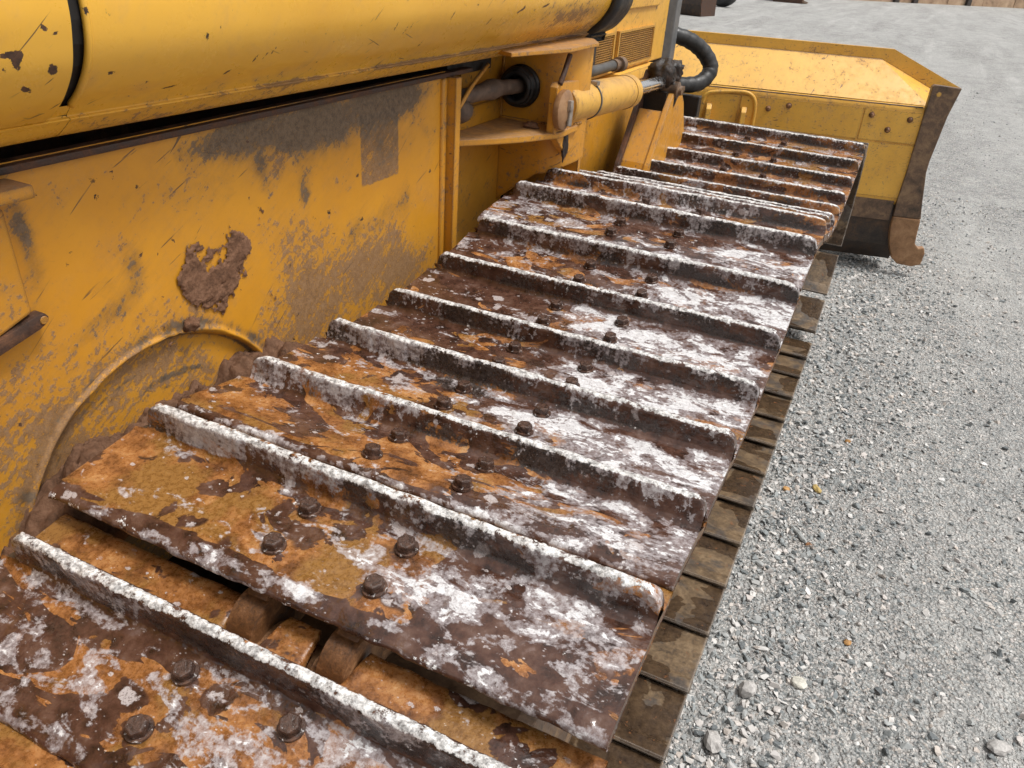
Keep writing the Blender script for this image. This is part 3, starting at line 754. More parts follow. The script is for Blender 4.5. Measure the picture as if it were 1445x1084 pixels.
# simple shoe for the parts of the loop that show little
def simple_shoe_mesh():
    prof = dense(TOP, 0.05) + BOT; P = np.array(prof); nv = len(P)
    x = np.concatenate([[-W], np.linspace(-W + 0.012, -0.012, 62), [0.0]])
    X, S_ = np.meshgrid(x, P[:, 0], indexing='ij'); N = np.broadcast_to(P[:, 1], X.shape).copy()
    k = np.zeros_like(X)
    for c in (-0.0565, 0.0565): k = np.maximum(k, sstep(0.031 - np.abs(X + W / 2 - c), -0.006, 0.006))
    S_ = np.where(S_ > 0.0145, 0.0145 + (S_ - 0.0145) * (1 - 0.86 * k), S_)
    bm = bmesh.new(); vs = [[bm.verts.new((X[a, b], S_[a, b], N[a, b])) for b in range(nv)] for a in range(len(x))]
    for a in range(len(x) - 1):
        for b in range(nv):
            c = (b + 1) % nv; bm.faces.new([vs[a][b], vs[a][c], vs[a + 1][c], vs[a + 1][b]])
    bm.faces.new(vs[0]); bm.faces.new(vs[-1][::-1])
    bmesh.ops.recalc_face_normals(bm, faces=list(bm.faces))
    bmesh.ops.bevel(bm, geom=[e for e in bm.edges if e.calc_face_angle(0) > 1.2 and abs(e.verts[0].co.x - e.verts[1].co.x) < 1e-6 and (e.verts[0].co.x > -1e-5 or e.verts[0].co.x < -W + 1e-5)], offset=0.002, segments=1, affect='EDGES')
    me = bpy.data.meshes.new("track_shoe"); bm.to_mesh(me); bm.free(); me.materials.append(M['lower'])
    return me
SIMPLE = simple_shoe_mesh()
def link_mesh():
    bm = bmesh.new()
    c = -H - 0.075
    for sx, s0, s1 in ((-0.008, -0.166, -0.05), (0.008, -0.06, 0.045)):
        poly = [(s0, c - 0.045), (s1, c - 0.045), (s1, c + 0.036), (s1 - 0.02, c + 0.048), (s0 + 0.02, c + 0.048), (s0, c + 0.036)]
        b2 = prism_bm(poly, sx - 0.015, sx + 0.015, 'x', 0.003)
        me = bpy.data.meshes.new("t"); b2.to_mesh(me); b2.free(); bm.from_mesh(me); bpy.data.meshes.remove(me)
    for s, sx in ((-0.158, -0.008), (0.045, 0.008)):
        lathe_bm((sx - 0.021, s, c), (sx + 0.021, s, c), [(0, 0.036), (0.003, 0.041), (0.039, 0.041), (0.042, 0.036)], 20, bm)
    out = bpy.data.meshes.new("track_link"); bm.to_mesh(out); bm.free(); out.materials.append(M['link'])
    out.polygons.foreach_set("use_smooth", [True] * len(out.polygons)); out.set_sharp_from_angle(angle=math.radians(35))
    return out
def pin_mesh():
    bm = lathe_bm((-0.10, 0.045, -H - 0.075), (0.10, 0.045, -H - 0.075), [(0, 0.018), (0.003, 0.021), (0.05, 0.021), (0.052, 0.03), (0.148, 0.03), (0.15, 0.021), (0.197, 0.021), (0.2, 0.018)], 16)
    out = bpy.data.meshes.new("pin"); bm.to_mesh(out); bm.free(); out.materials.append(M['link'])
    out.polygons.foreach_set("use_smooth", [True] * len(out.polygons)); out.set_sharp_from_angle(angle=math.radians(35))
    return out
LINK, PIN = link_mesh(), pin_mesh()
def add_links(mtx):
    for c in (-0.0565, 0.0565):
        l = link(bpy.data.objects.new("track_link", LINK), dozer)
        l.matrix_basis = mtx @ Matrix.Translation((-W / 2 + c, 0, 0)) @ Matrix.Diagonal((1 if c < 0 else -1, 1, 1, 1))
        if c < 0:
            p = link(bpy.data.objects.new("pin", PIN), l); p.location = (0.0565, 0, 0)
shoe_bolts = [(-W / 2 - 0.072, -0.040), (-W / 2 - 0.072, -0.108), (-W / 2 + 0.072, -0.040), (-W / 2 + 0.072, -0.108)]
for i in range(-2, 16):
    mtx = frame(*G[i], ang_of(i))
    d, dx = (0.0026, 0.0031) if -1 <= i <= 4 else ((0.004, 0.0048) if i <= 8 and i > 0 else (0.006, 0.007))
    o, prof = make_shoe(i, d, dx)
    o.matrix_basis = mtx
    for (bx, bs) in shoe_bolts:
        b = link(bpy.data.objects.new("bolt", BOLT), o); b.location = (bx, bs, -H + 0.0006); b.rotation_euler = (0, 0, random.random() * 3)
    for xx, fl in ((-W, 1), (0.0, -1)):
        e = link(bpy.data.objects.new("end_face", CAP), o); e.location = (xx + 0.0008 * fl - (0.022 if fl > 0 else 0), 0, -0.0004)
        if i == 2: e.scale = (1, 0.885, 1)
        if not e.data.materials: e.data.materials.append(M['worn'])
    add_links(mtx)
def simple_shoe(mtx):
    o = link(bpy.data.objects.new("track_shoe", SIMPLE), dozer); o.matrix_basis = mtx; add_links(mtx)
IC, IR = (2.43, 0.485), 0.490                           # idler wrap
for a, rr_ in ((72, 0.462), (48, 0.480), (22, 0.490)):
    a = math.radians(a); simple_shoe(frame(IC[0] + rr_ * math.cos(a), IC[1] + rr_ * math.sin(a), a - math.pi / 2 - (0.12 if rr_ < 0.47 else 0)))
for y, z, ty, tz in ((2.526, 0.0535, -0.903, -0.43), (2.757, 0.190, -0.682, -0.731), (2.926, 0.426, -0.20, -0.98)):
    simple_shoe(frame(y, z, math.atan2(tz, ty)))
for nidx in range(-6, 12):
    simple_shoe(frame(nidx * 0.203 + 0.053, -0.020 + random.uniform(-0.002, 0.002), math.pi - 0.055 + random.uniform(-0.012, 0.012)))
SC = (-1.25, 0.415)
for a in (118, 148, 178, 208, 238):
    a = math.radians(a); simple_shoe(frame(SC[0] + 0.44 * math.cos(a), SC[1] + 0.44 * math.sin(a), a - math.pi / 2))
# running gear inside the loop
cx = -W / 2
def wheel(name, y, z, prof, half):
    return from_bm(name, lathe_bm((cx - half, y, z), (cx + half, y, z), prof, 40), M['worn'], dozer, True, 30)
wheel("idler", 2.43, 0.485, [(0, 0.1), (0.0, 0.25), (0.01, 0.30), (0.05, 0.31), (0.055, 0.335), (0.115, 0.335), (0.12, 0.31), (0.16, 0.30), (0.17, 0.25), (0.17, 0.1)], 0.085)
wheel("sprocket", -1.25, 0.415, [(0, 0.1), (0.0, 0.2), (0.04, 0.22), (0.05, 0.30), (0.09, 0.30), (0.10, 0.22), (0.14, 0.2), (0.14, 0.1)], 0.07)
for y in (-0.75, -0.3, 0.15, 0.6, 1.05, 1.5, 1.95):
    wheel("track_roller", y, 0.275, [(0, 0.06), (0.0, 0.10), (0.05, 0.11), (0.055, 0.135), (0.075, 0.135), (0.08, 0.09), (0.16, 0.09), (0.165, 0.135), (0.185, 0.135), (0.19, 0.11), (0.24, 0.10), (0.24, 0.06)], 0.12)
for y, z in ((0.72, 0.825), (-0.47, 0.765)):
    wheel("carrier_roller", y, z, [(0, 0.04), (0.0, 0.07), (0.09, 0.075), (0.095, 0.09), (0.115, 0.09), (0.12, 0.075), (0.2, 0.07), (0.2, 0.04)], 0.10)
from_bm("gap_shade_block", box_bm(-0.885, cx - 0.2605, -1.2, 2.1, 0.40, 0.58), M['grease_shade'], dozer)  # dark block added to hide the ground; its colour stands for gap shade
from_bm("track_frame", box_bm(cx - 0.26, cx + 0.24, -0.95, 2.05, 0.36, 0.64, 0.03), M['worn'], dozer)

# ---- side panel: a painted sheet with a round cut-out lip, worn and muddy
PX = -0.86
ny, nz = 640, 262
Y, Z = np.meshgrid(np.linspace(-1.40, 0.49, ny), np.linspace(0.55, 1.31, nz), indexing='ij')
rad = np.hypot(Y + 0.40, Z - 0.722); R0 = 0.273
wob = 0.003 * fbm(Y * 14, Z * 14, octv=3, seed=2)
inside = sstep(R0 + wob - rad, -0.001, 0.003)
ridge = np.exp(-((rad - R0 - 0.0045 + wob) / 0.0042) ** 2)
X = PX - 0.012 * inside + 0.0055 * ridge + 0.0012 * fbm(Y * 3, Z * 3, octv=3, seed=4)
weld = np.exp(-((rad - R0 - 0.016) / 0.012) ** 2)
big = fbm(Y * 5, Z * 5, octv=5, seed=12); mid = fbm(Y * 13 + Z * 5, Z * 17, octv=5, seed=15)
mud = 0.15 + 0.28 * big
grime_shade = 0.02 + 0.16 * mid
def ad(f, cy, cz, ry, rz, rot, a):
    f += a * blob(Y, Z, cy, cz, ry, rz, rot)
ad(grime_shade, -0.04, 1.262, 0.16, 0.055, -0.05, 0.62); ad(grime_shade, 0.16, 1.270, 0.18, 0.058, -0.05, 0.66); ad(grime_shade, -0.20, 1.275, 0.12, 0.030, 0, 0.5); ad(grime_shade, 0.33, 1.275, 0.09, 0.028, 0, 0.75)
ad(grime_shade, -0.127, 1.205, 0.018, 0.045, 0.2, 0.38); ad(grime_shade, -0.021, 1.147, 0.02, 0.022, 0.5, 0.50); ad(grime_shade, -0.05, 1.18, 0.05, 0.03, 0, 0.25)
ad(mud, -0.10, 1.225, 0.10, 0.035, 0, 0.35)
sq = sstep(Y, 0.155, 0.160) * sstep(-Y, -0.297, -0.292) * sstep(Z, 1.115, 1.122) * sstep(-Z, -1.262, -1.255)
mud += 0.75 * sq; grime_shade += 0.22 * sq
ad(grime_shade, 0.235, 1.045, 0.06, 0.035, 0.4, 0.42); ad(grime_shade, 0.13, 1.03, 0.05, 0.03, 0.5, 0.38); ad(grime_shade, 0.32, 1.06, 0.04, 0.05, 0, 0.36); ad(mud, 0.24, 1.0, 0.12, 0.06, 0.2, 0.34)
ad(grime_shade, -0.411, 1.129, 0.022, 0.030, 0.2, 0.50); ad(grime_shade, -0.435, 1.078, 0.04, 0.022, 0.4, 0.42); ad(grime_shade, -0.47, 1.12, 0.025, 0.02, 0, 0.30); ad(grime_shade, -0.50, 1.06, 0.05, 0.015, 0.5, 0.34)
ad(grime_shade, -0.565, 1.225, 0.014, 0.075, 0.05, 0.58); ad(grime_shade, -0.545, 1.17, 0.03, 0.03, 0, 0.2)
ad(mud, 0.10, 0.92, 0.20, 0.06, 0.1, 0.50); ad(mud, 0.33, 0.90, 0.12, 0.06, 0, 0.48); ad(mud, -0.08, 0.95, 0.10, 0.05, 0.3, 0.36); ad(mud, -0.12, 1.07, 0.12, 0.08, 0, 0.18); ad(mud, 0.0, 0.87, 0.2, 0.05, 0, 0.25)
ad(mud, -0.57, 0.87, 0.07, 0.10, 0.2, 0.50); ad(mud, -0.60, 0.80, 0.1, 0.06, 0, 0.4); ad(mud, -0.30, 0.90, 0.14, 0.03, -0.5, 0.30); ad(mud, -0.26, 1.05, 0.10, 0.07, 0, 0.22)
ad(grime_shade, -0.68, 0.95, 0.06, 0.04, 0.4, 0.30); ad(mud, -0.7, 0.95, 0.08, 0.1, 0, 0.30)
mud += 0.20 * inside * (0.7 + 0.7 * fbm(np.arctan2(Z - 0.722, Y + 0.4) * 2.2, rad * 90, octv=4, seed=33))
arcm = weld * (0.40 + 0.55 * fbm(np.arctan2(Z - 0.722, Y + 0.4) * 9, rad * 12, octv=4, seed=35))
grime_shade += arcm * 0.9; mud += weld * 0.22
lowr = sstep(-Z, -0.93, -0.80); mud += 0.25 * lowr
grime_shade += 0.9 * np.exp(-((rad - R0 + 0.0025) / 0.0035) ** 2) * inside  # undercut line: shade below the lip painted in through the dirt field
th_ = np.arctan2(Z - 0.722, Y + 0.4)
for rr_, w_, t0, t1, am in ((0.232, 0.0030, 1.55, 2.25, 0.8), (0.205, 0.0045, 0.9, 1.75, 0.8), (0.195, 0.003, 1.1, 1.9, 0.6), (0.245, 0.0025, 1.9, 2.6, 0.7), (0.222, 0.004, 2.3, 2.8, 0.6), (0.180, 0.004, 1.2, 1.9, 0.6)):
    grime_shade += am * np.exp(-((rad - rr_ - 0.006 * np.sin(th_ * 2.5 + rr_ * 90)) / w_) ** 2) * sstep(th_, t0, t0 + 0.2) * sstep(-th_, -t1, -t1 + 0.2) * (0.7 + 0.5 * fbm(th_ * 14, rad * 60, octv=3, seed=37))
chip = np.zeros_like(Y)
for k in range(70):
    cy_, cz_ = rng.uniform(-0.72, 0.48), rng.uniform(0.84, 1.29); r_ = rng.uniform(0.0025, 0.006)
    chip += rng.uniform(0.4, 0.75) * blob(Y, Z, cy_, cz_, r_ * rng.uniform(0.6, 2.2), r_, rng.uniform(0, 3))
panel = from_np("side_panel", np.stack([X, Y, Z], -1), grid_faces(ny, nz), M['panel'], dozer, True, {"mud": mud, "grime_shade": grime_shade, "chip": chip})
# sheet thickness behind it
from_bm("panel_backing", box_bm(-0.93, -0.884, -1.40, 0.488, 0.50, 1.285), M['rail'], panel)
from_bm("top_rail", box_bm(-0.884, -0.8485, -1.40, 0.60, 1.2985, 1.3085, 0.003), M['rail'], dozer)
# raised access plate, its ledge bar and hinge stub at the left edge
prism = [(-0.592, 1.262), (-0.588, 1.125), (-0.64, 1.108), (-1.0, 1.06), (-1.0, 1.262)]
pl = from_bm("access_plate", prism_bm(prism, PX + 0.001, PX + 0.016, 'x', 0.004), M['paint'], dozer)
bar = prism_bm([(-0.95, 1.022), (-0.66, 1.083), (-0.585, 1.100), (-0.572, 1.106), (-0.569, 1.114), (-0.576, 1.121), (-0.588, 1.120), (-0.66, 1.102), (-0.95, 1.042)], PX + 0.0005, PX + 0.020, 'x', 0.004)
from_bm("ledge_bar", bar, M['rail'], pl, True, 50)
from_bm("bar_eye", lathe_bm((PX + 0.0195, -0.5785, 1.1115), (PX + 0.0215, -0.5785, 1.1115), [(0, 0.0045), (0.001, 0.0058), (0.002, 0.005)], 14), M['paint'], pl, True, 40)
from_bm("hinge_stub", box_bm(-0.868, -0.815, -0.80, -0.566, 1.274, 1.292, 0.006), M['paint'], dozer, True, 40)
# rib at the front edge of the panel
from_bm("rib", box_bm(-0.90, -0.832, 0.492, 0.518, 0.55, 1.2980, 0.002), M['paint'], dozer)
from_bm("rib_weld", box_bm(-0.872, -0.852, 0.470, 0.4905, 0.55, 1.2975, 0.006), M['paint'], dozer, True, 60)

# thick mud splat on the panel, and loose clods
def splat(name, blobs, y0, y1, z0, z1, d, thick, seed, mat):
    n1, n2 = int((y1 - y0) / d), int((z1 - z0) / d)
    A_, B_ = np.meshgrid(np.linspace(y0, y1, n1), np.linspace(z0, z1, n2), indexing='ij')
    f = sum(a * blob(A_, B_, *p) for *p, a in blobs) + 0.62 * fbm(A_ * 48, B_ * 48, octv=5, seed=seed) - 0.54
    lum = 0.5 + 0.6 * fbm(A_ * 70, B_ * 70, octv=4, seed=seed + 3)
    h = thick * np.clip(f * 3, -0.3, 1) ** 1 * np.clip(0.55 + 0.5 * lum, 0.2, 1.4)
    V_ = np.stack([PX + 0.0015 + h, A_, B_], -1)
    F_ = grid_faces(n1, n2); ok = (f.ravel()[F_] > -0.06).all(1)
    F_ = F_[ok]; used = np.unique(F_); mp = -np.ones(n1 * n2, int); mp[used] = np.arange(len(used))
    return from_np(name, V_.reshape(-1, 3)[used], mp[F_], mat, dozer, True)
splat("mud_splat", [(-0.300, 1.085, 0.028, 0.036, 0.2, 1.1), (-0.215, 1.080, 0.026, 0.044, -0.3, 1.1), (-0.268, 1.058, 0.045, 0.028, 0.2, 0.9), (-0.268, 1.025, 0.024, 0.026, 0, 0.9),
                    (-0.190, 1.098, 0.018, 0.022, 0, 0.9), (-0.318, 1.068, 0.018, 0.018, 0, 0.7), (-0.235, 1.03, 0.02, 0.02, 0, 0.5)], -0.38, -0.12, 0.96, 1.16, 0.0015, 0.0040, 70, M['mudred'])
from_bm("mud_splat", lump_bm((-0.853, -0.330, 1.004), 0.013, 5, 0.4, 3, 2.2, (0.7, 1.1, 0.9)), M['mudred'], dozer, True)

# ---- packed mud between track and panel
n1, n2 = 330, 46
A_, B_ = np.meshgrid(np.linspace(-1.0, 0.42, n1), np.linspace(-0.875, -0.735, n2), indexing='ij')
gy = np.array([G[k][0] for k in sorted(G)]); gz = np.array([G[k][1] for k in sorted(G)])
lvl = np.interp(A_, gy, gz) - H - 0.010
hump = 0.042 * np.exp(-((A_ + 0.33) / 0.16) ** 2) + 0.052 * np.exp(-((A_ + 0.16) / 0.09) ** 2) + 0.052 * np.exp(-((A_ + 0.60) / 0.09) ** 2) - 0.020 * sstep(A_, 0.0, 0.2) - 0.05 * sstep(-A_, 0.70, 0.8)
lump = 0.020 * fbm(A_ * 17, B_ * 17, octv=5, seed=81) + 0.016 * np.abs(fbm(A_ * 38, B_ * 38, octv=3, seed=83))
edge_ = sstep(B_, -0.80, -0.742)
Zm = lvl - 0.086 + (hump + lump) * (1 - edge_) - 0.010 * edge_
o = from_np("packed_mud", np.stack([B_ + 0.006 * fbm(A_ * 40, B_ * 40, octv=3, seed=84), A_, Zm], -1), grid_faces(n1, n2, flip=True), M['mud'])
tag(o, "dark brown mud packed between the track and the yellow side panel", "mud", kind="stuff")

# ---- big rounded cover (tank) above the panel
PROF = [(-0.872, 1.334), (-0.832, 1.336), (-0.800, 1.3585), (-0.797, 1.3625), (-0.802, 1.3655), (-0.790, 1.379), (-0.770, 1.398), (-0.752, 1.423), (-0.742, 1.447), (-0.738, 1.472),
        (-0.738, 1.500), (-0.743, 1.535), (-0.757, 1.575), (-0.785, 1.62), (-0.83, 1.66), (-0.90, 1.69), (-1.0, 1.705), (-1.2, 1.71)]
COVER = [(-0.915, 1.326), (-0.872, 1.338), (-0.832, 1.349), (-0.795, 1.365), (-0.770, 1.382), (-0.752, 1.400), (-0.733, 1.428), (-0.724, 1.458), (-0.720, 1.49), (-0.724, 1.53), (-0.738, 1.575), (-0.768, 1.62),
         (-0.82, 1.665), (-0.90, 1.70), (-1.0, 1.715), (-1.2, 1.72)]
def sweep(name, prof, y0, y1, d, mat, fields, parent, grow=0.0, flare=True, d2=None):
    pts = np.array([p[:] for p in smooth_path([(p[0], p[1], 0) for p in prof], 12 * len(prof))])[:, :2] if d2 is None else np.array(prof)
    n1 = max(2, int((y1 - y0) / d)); Yv = np.linspace(y0, y1, n1)
    Yg = np.repeat(Yv[:, None], len(pts), 1); Xg = np.repeat(pts[None, :, 0], n1, 0); Zg = np.repeat(pts[None, :, 1], n1, 0)
    if flare: Xg = Xg + 0.045 * np.clip((Yg + 0.53) / 1.65, 0, 1.2)
    return from_np(name, np.stack([Xg + grow, Yg, Zg], -1), grid_faces(n1, len(pts)), mat, parent, True, fields(Yg, Xg, Zg))
def tank_fields(Yg, Xg, Zg):
    chip = np.zeros_like(Yg); grime_shade = np.zeros_like(Yg) - 0.2; mud = np.zeros_like(Yg) - 0.06 + 0.12 * fbm(Yg * 4, Zg * 9, octv=4, seed=95)
    for k in range(120):
        cy_ = rng.uniform(-0.5, 1.2); cz_ = 1.37 + 0.2 * rng.random() ** 1.4; r_ = rng.uniform(0.002, 0.0045)
        ln = rng.uniform(1.0, 5.0) if rng.random() < 0.6 else 1.0
        chip += rng.uniform(0.35, 0.7) * blob(Yg, Zg, cy_, cz_, r_ * ln, r_, rng.uniform(0.5, 1.3))
    for cy_, cz_, a, b, r_ in ((-0.240, 1.412, .010, .0018, 1.0), (-0.222, 1.414, .009, .002, 1.0), (-0.209, 1.419, .010, .0016, 1.1), (-0.284, 1.396, .0075, .0026, .5), (-0.482, 1.416, .006, .003, 0), (-0.374, 1.385, .018, .0016, .1), (0.088, 1.44, .012, .002, 1.1), (0.118, 1.427, .014, .002, 1.0), (0.135, 1.436, .012, .0018, 1.1), (0.271, 1.45, .02, .0018, .9), (0.557, 1.446, .02, .003, .3), (0.68, 1.451, .024, .0035, .2), (0.96, 1.43, .02, .002, .5), (0.426, 1.43, .018, .002, .8)):
        chip += 0.9 * blob(Yg, Zg, cy_, cz_, a, b, r_)
    seam = np.exp(-((Zg - 1.3625) / 0.0035) ** 2) * (Xg < -0.74)
    chip += seam * (0.30 + 0.6 * fbm(Yg * 9, Zg * 0, octv=4, seed=91)) * sstep(Yg, -0.35, 0.1)
    mud += seam * (1.1 + 0.7 * fbm(Yg * 13, Zg * 0 + 2, octv=3, seed=92)) * sstep(Yg, -0.4, 0.2)
    for cy_, cz_, a in ((0.75, 1.44, 0.55), (0.84, 1.45, 0.45), (0.95, 1.46, 0.5), (1.05, 1.40, 0.45)):
        grime_shade += a * blob(Yg, Zg, cy_, cz_, 0.05, 0.018, 0.1); mud += 0.5 * a * blob(Yg, Zg, cy_, cz_ - 0.03, 0.08, 0.03, 0)
    mud += 0.34 * sstep(-Zg, -1.40, -1.345) + 0.26 * sstep(Yg, 0.3, 1.0)
    return {"chip": chip, "grime_shade": grime_shade, "mud": mud}
def cover_fields(Yg, Xg, Zg):
    chip = np.zeros_like(Yg)
    for cy_, cz_, a, b, r_ in ((-0.581, 1.473, .0065, .0032, -.5), (-0.567, 1.467, .004, .003, .3), (-0.622, 1.450, .012, .0035, .1), (-0.615, 1.441, .0045, .010, .5), (-0.609, 1.446, .0035, .006, -.2), (-0.573, 1.432, .007, .0055, .4), (-0.570, 1.428, .004, .003, 0), (-0.599, 1.412, .0095, .0036, -.45), (-0.627, 1.436, .0025, .005, 0)):
        chip += 0.95 * blob(Yg, Zg, cy_, cz_, a, b, r_)
    sc = np.abs(np.hypot((Yg + 0.635) / 1.2, (Zg - 1.350) * 1.3) - 0.022); chip += 0.42 * np.exp(-(sc / 0.0016) ** 2) * (Yg > -0.64) * (Zg < 1.375)
    return {"chip": chip, "grime_shade": np.full_like(Yg, -0.3), "mud": np.full_like(Yg, -0.3)}
tank = sweep("tank_cover", PROF, -0.515, 1.13, 0.0035, M['tank'], tank_fields, dozer)
sweep("rear_cover", COVER, -1.45, -0.548, 0.0035, M['tank'], cover_fields, dozer, flare=False)
sweep("sill_strip", PROF[:6], -1.45, -0.5155, 0.02, M['tank'], lambda a, b, c: {"mud": a * 0 + 0.05}, dozer, flare=False)
# rolled edge of the front cover at the dark gap
edge_pts = smooth_path([(p[0] - 0.001, -0.515, p[1]) for p in PROF[5:]], 60)
from_bm("rolled_edge", tube_bm(edge_pts, 0.0045, 10), M['tank'], tank, True)
bm = prism_bm([(p[0] - 0.02, p[1] + 0.004) for p in PROF] + [(-1.2, 1.334)], -1.4, 1.12, 'y')
for v in bm.verts: v.co.x += 0.045 * max(0, min(1.2, (v.co.y + 0.53) / 1.65))
from_bm("tank_shade_core", bm, M['void'], dozer)  # black core added so the slit between the covers reads as shade
# black rubber band at the front end
zero = lambda Yg, Xg, Zg: {"mud": Yg * 0}
band = sweep("rubber_band", [(p[0] + 0.020 if k > 4 else p[0] + 0.008, p[1] - (0.006 if k < 9 else 0)) for k, p in enumerate(PROF)], 1.10, 1.215, 0.02, M['black'], zero, dozer)
bmod = band.modifiers.new("thickness", 'SOLIDIFY'); bmod.thickness = 0.02; bmod.offset = -1
bm = prism_bm([(p[0] + 0.055, p[1] + 0.003) for p in PROF] + [(-1.2, 1.336)], 1.19, 1.209, 'y')
from_bm("end_plate", bm, M['void'], band)
# black box added under the tank: the gap's shade put into colour
from_bm("tank_gap_shade", box_bm(-1.25, -0.885, -1.4, 1.1, 1.322, 1.3335), M['void'], dozer)

# ---- recess behind the rib and the cylinder bracket
from_bm("recess_plate", box_bm(-0.93, -0.90, 0.5185, 0.90, 0.55, 1.20, 0.0), M['paint'], dozer)
from_bm("recess_upper", box_bm(-0.93, -0.902, 0.64, 0.90, 1.2005, 1.33, 0.0), M['paint'], dozer)
from_bm("gusset", tube_bm(smooth_path([(-0.868, 0.530, 1.195), (-0.862, 0.562, 1.220), (-0.86, 0.617, 1.262), (-0.86, 0.70, 1.305)], 20), 0.0055, 8), M['paint'], dozer, True)
prism_g = [(0.52, 1.150), (0.52, 1.19), (0.556, 1.216), (0.612, 1.259), (0.69, 1.30), (0.75, 1.31), (0.66, 1.25), (0.60, 1.19), (0.56, 1.150)]
poly = [(-0.90, 0.868), (-0.78, 0.868)] + [(-0.78 + 0.085 * math.sin(a), 0.868 + 0.085 * (1 - math.cos(a))) for a in np.linspace(0.15, math.pi / 2, 9)] + [(-0.695, 1.00)]
def zbot(x, y):
    return float(np.interp(x, [-0.90, -0.887, -0.86, -0.833, -0.79, -0.747, -0.69], [0.92, 0.977, 0.997, 1.005, 1.012, 1.020, 1.050]))
bm = bmesh.new(); lo, hi = [], []
dn = []
for k, p in enumerate(poly):
    a = Vector(poly[max(k - 1, 0)]); b = Vector(poly[min(k + 1, len(poly) - 1)]); t = (b - a).normalized(); nrm = Vector((t.y, -t.x)); dn.append(nrm)
outer = [(p[0], p[1]) for p in poly]; inner = [(p[0] - n.x * 0.018, p[1] - n.y * 0.018) for p, n in zip(poly, dn)]
ring = [[bm.verts.new((*q, zz)) for q, zz in zip(side, [(zbot(*p) if w == 0 else 1.345) for p in poly])] for side in (outer, inner) for w in (0, 1)]
o0, o1, i0, i1 = ring
for k in range(len(poly) - 1):
    for a, b in ((o0, o1), (o1, i1), (i1, i0), (i0, o0)): bm.faces.new([a[k], a[k + 1], b[k + 1], b[k]])
for k in (0, -1): bm.faces.new([o0[k], o1[k], i1[k], i0[k]])
bmesh.ops.recalc_face_normals(bm, faces=list(bm.faces))
br = from_bm("cylinder_bracket", bm, M['paint'], dozer, True, 40)
from_bm("lower_flange", prism_bm([(-0.8995, 0.52), (-0.852, 0.535), (-0.79, 0.62), (-0.745, 0.690), (-0.692, 0.800), (-0.690, 0.92), (-0.72, 0.98), (-0.8995, 0.98)], 1.134, 1.150, 'z', 0.003), M['paint'], br)
from_bm("upper_flange", prism_bm([(-0.90, 0.66), (-0.738, 0.575), (-0.722, 0.64), (-0.705, 0.70), (-0.678, 0.79), (-0.676, 0.98), (-0.72, 1.06), (-0.90, 1.10)], 1.3455, 1.355, 'z', 0.002), M['paint'], br)
from_bm("back_plate", box_bm(-0.92, -0.715, 1.02, 1.04, 0.60, 1.30, 0.0), M['paint'], br)
from_bm("boss", lathe_bm((-0.83, 0.98, 0.92), (-0.83, 1.01, 0.92), [(0, 0.10), (0.003, 0.105), (0.03, 0.105)], 32), M['paint'], br, True, 40)
from_bm("weld_bead", tube_bm([(p[0] + 0.001, p[1] - 0.001 + 0.0012 * math.sin(k * 2.7), 1.1515) for k, p in enumerate(smooth_path([(q[0], q[1] - 0.002, 0) for q in poly[:-1]], 90))], 0.0045, 6), M['paint'], br, True)
from_bm("weld_bead", tube_bm([(-0.8975 + 0.001 * math.sin(k * 2.3), 0.8665, 1.152 + k * 0.0045) for k in range(40)], 0.0045, 6), M['paint'], br, True)
from_bm("dirt_clod", lump_bm((-0.775, 0.80, 1.154), 0.016, 52, 0.45, 3, 2.2, (1.3, 1, 0.6)), M['mudred'], br, True)
# ear and trunnion pin of the lift cylinder
ear = from_bm("ear_plate", prism_bm([(0.775, 1.150), (0.775, 1.262), (0.79, 1.272), (0.95, 1.262), (0.95, 1.10), (0.88, 1.075), (0.84, 1.10)], -0.722, -0.700, 'x', 0.003), M['paint'], br)
from_bm("torn_edge", lump_bm((-0.700, 0.862, 1.108), 0.022, 12, 0.5, 3, 2.5, (0.25, 0.8, 1.7)), M['grease_shade'], br, True)
from_bm("gusset_strip", tube_bm(smooth_path([(-0.700, 0.79, 1.268), (-0.698, 0.81, 1.30), (-0.698, 0.835, 1.335)], 16), 0.007, 8), M['rail'], br, True)
pin = from_bm("trunnion_pin", lathe_bm((-0.7, 0.803, 1.206), (-0.676, 0.803, 1.206), [(0, 0.047), (0.004, 0.050), (0.016, 0.050), (0.019, 0.046), (0.021, 0.028), (0.024, 0.02)], 30), M['endbit'], br, True, 40)
from_bm("pin_bolt", box_bm(-0.678, -0.666, 0.795, 0.813, 1.205, 1.232, 0.003), M['steel'], pin)
from_bm("lock_plate", prism_bm([(0.800, 1.168), (0.822, 1.164), (0.826, 1.216), (0.808, 1.222)], -0.677, -0.6705, 'x', 0.002), M['steel'], pin)
# rubber boot and linkage rod in the recess
bx, bz = -0.838, 1.240
bm = bmesh.new()
for k in range(6):
    y = 0.862 - 0.0075 * k; r = 0.046 + 0.0035 * math.sin(k * 2.2) - 0.001 * k
    pts = [(bx + r * math.cos(a), y, bz + r * math.sin(a)) for a in np.linspace(0, 2 * math.pi, 33)]
    tube_bm(pts, 0.0075, 8, bm, cap=False)
boot = from_bm("rubber_boot", bm, M['black'], dozer, True)
from_bm("boot_hole_shade", lathe_bm((bx, 0.867, bz), (bx, 0.861, bz), [(0, 0.046), (0.005, 0.046)], 28), M['void'], boot, True, 40)  # black disc painting the dark of the boot's hole
rp = smooth_path([(bx, 0.87, bz), (-0.842, 0.80, 1.243), (-0.852, 0.735, 1.246), (-0.868, 0.66, 1.240), (-0.885, 0.60, 1.236)], 24)
rr = [0.019 + 0.007 * math.exp(-((p.y - 0.715) / 0.028) ** 2) for p in rp]
rod = from_bm("linkage_rod", tube_bm(rp, rr, 16), M['shaft'], dozer, True)
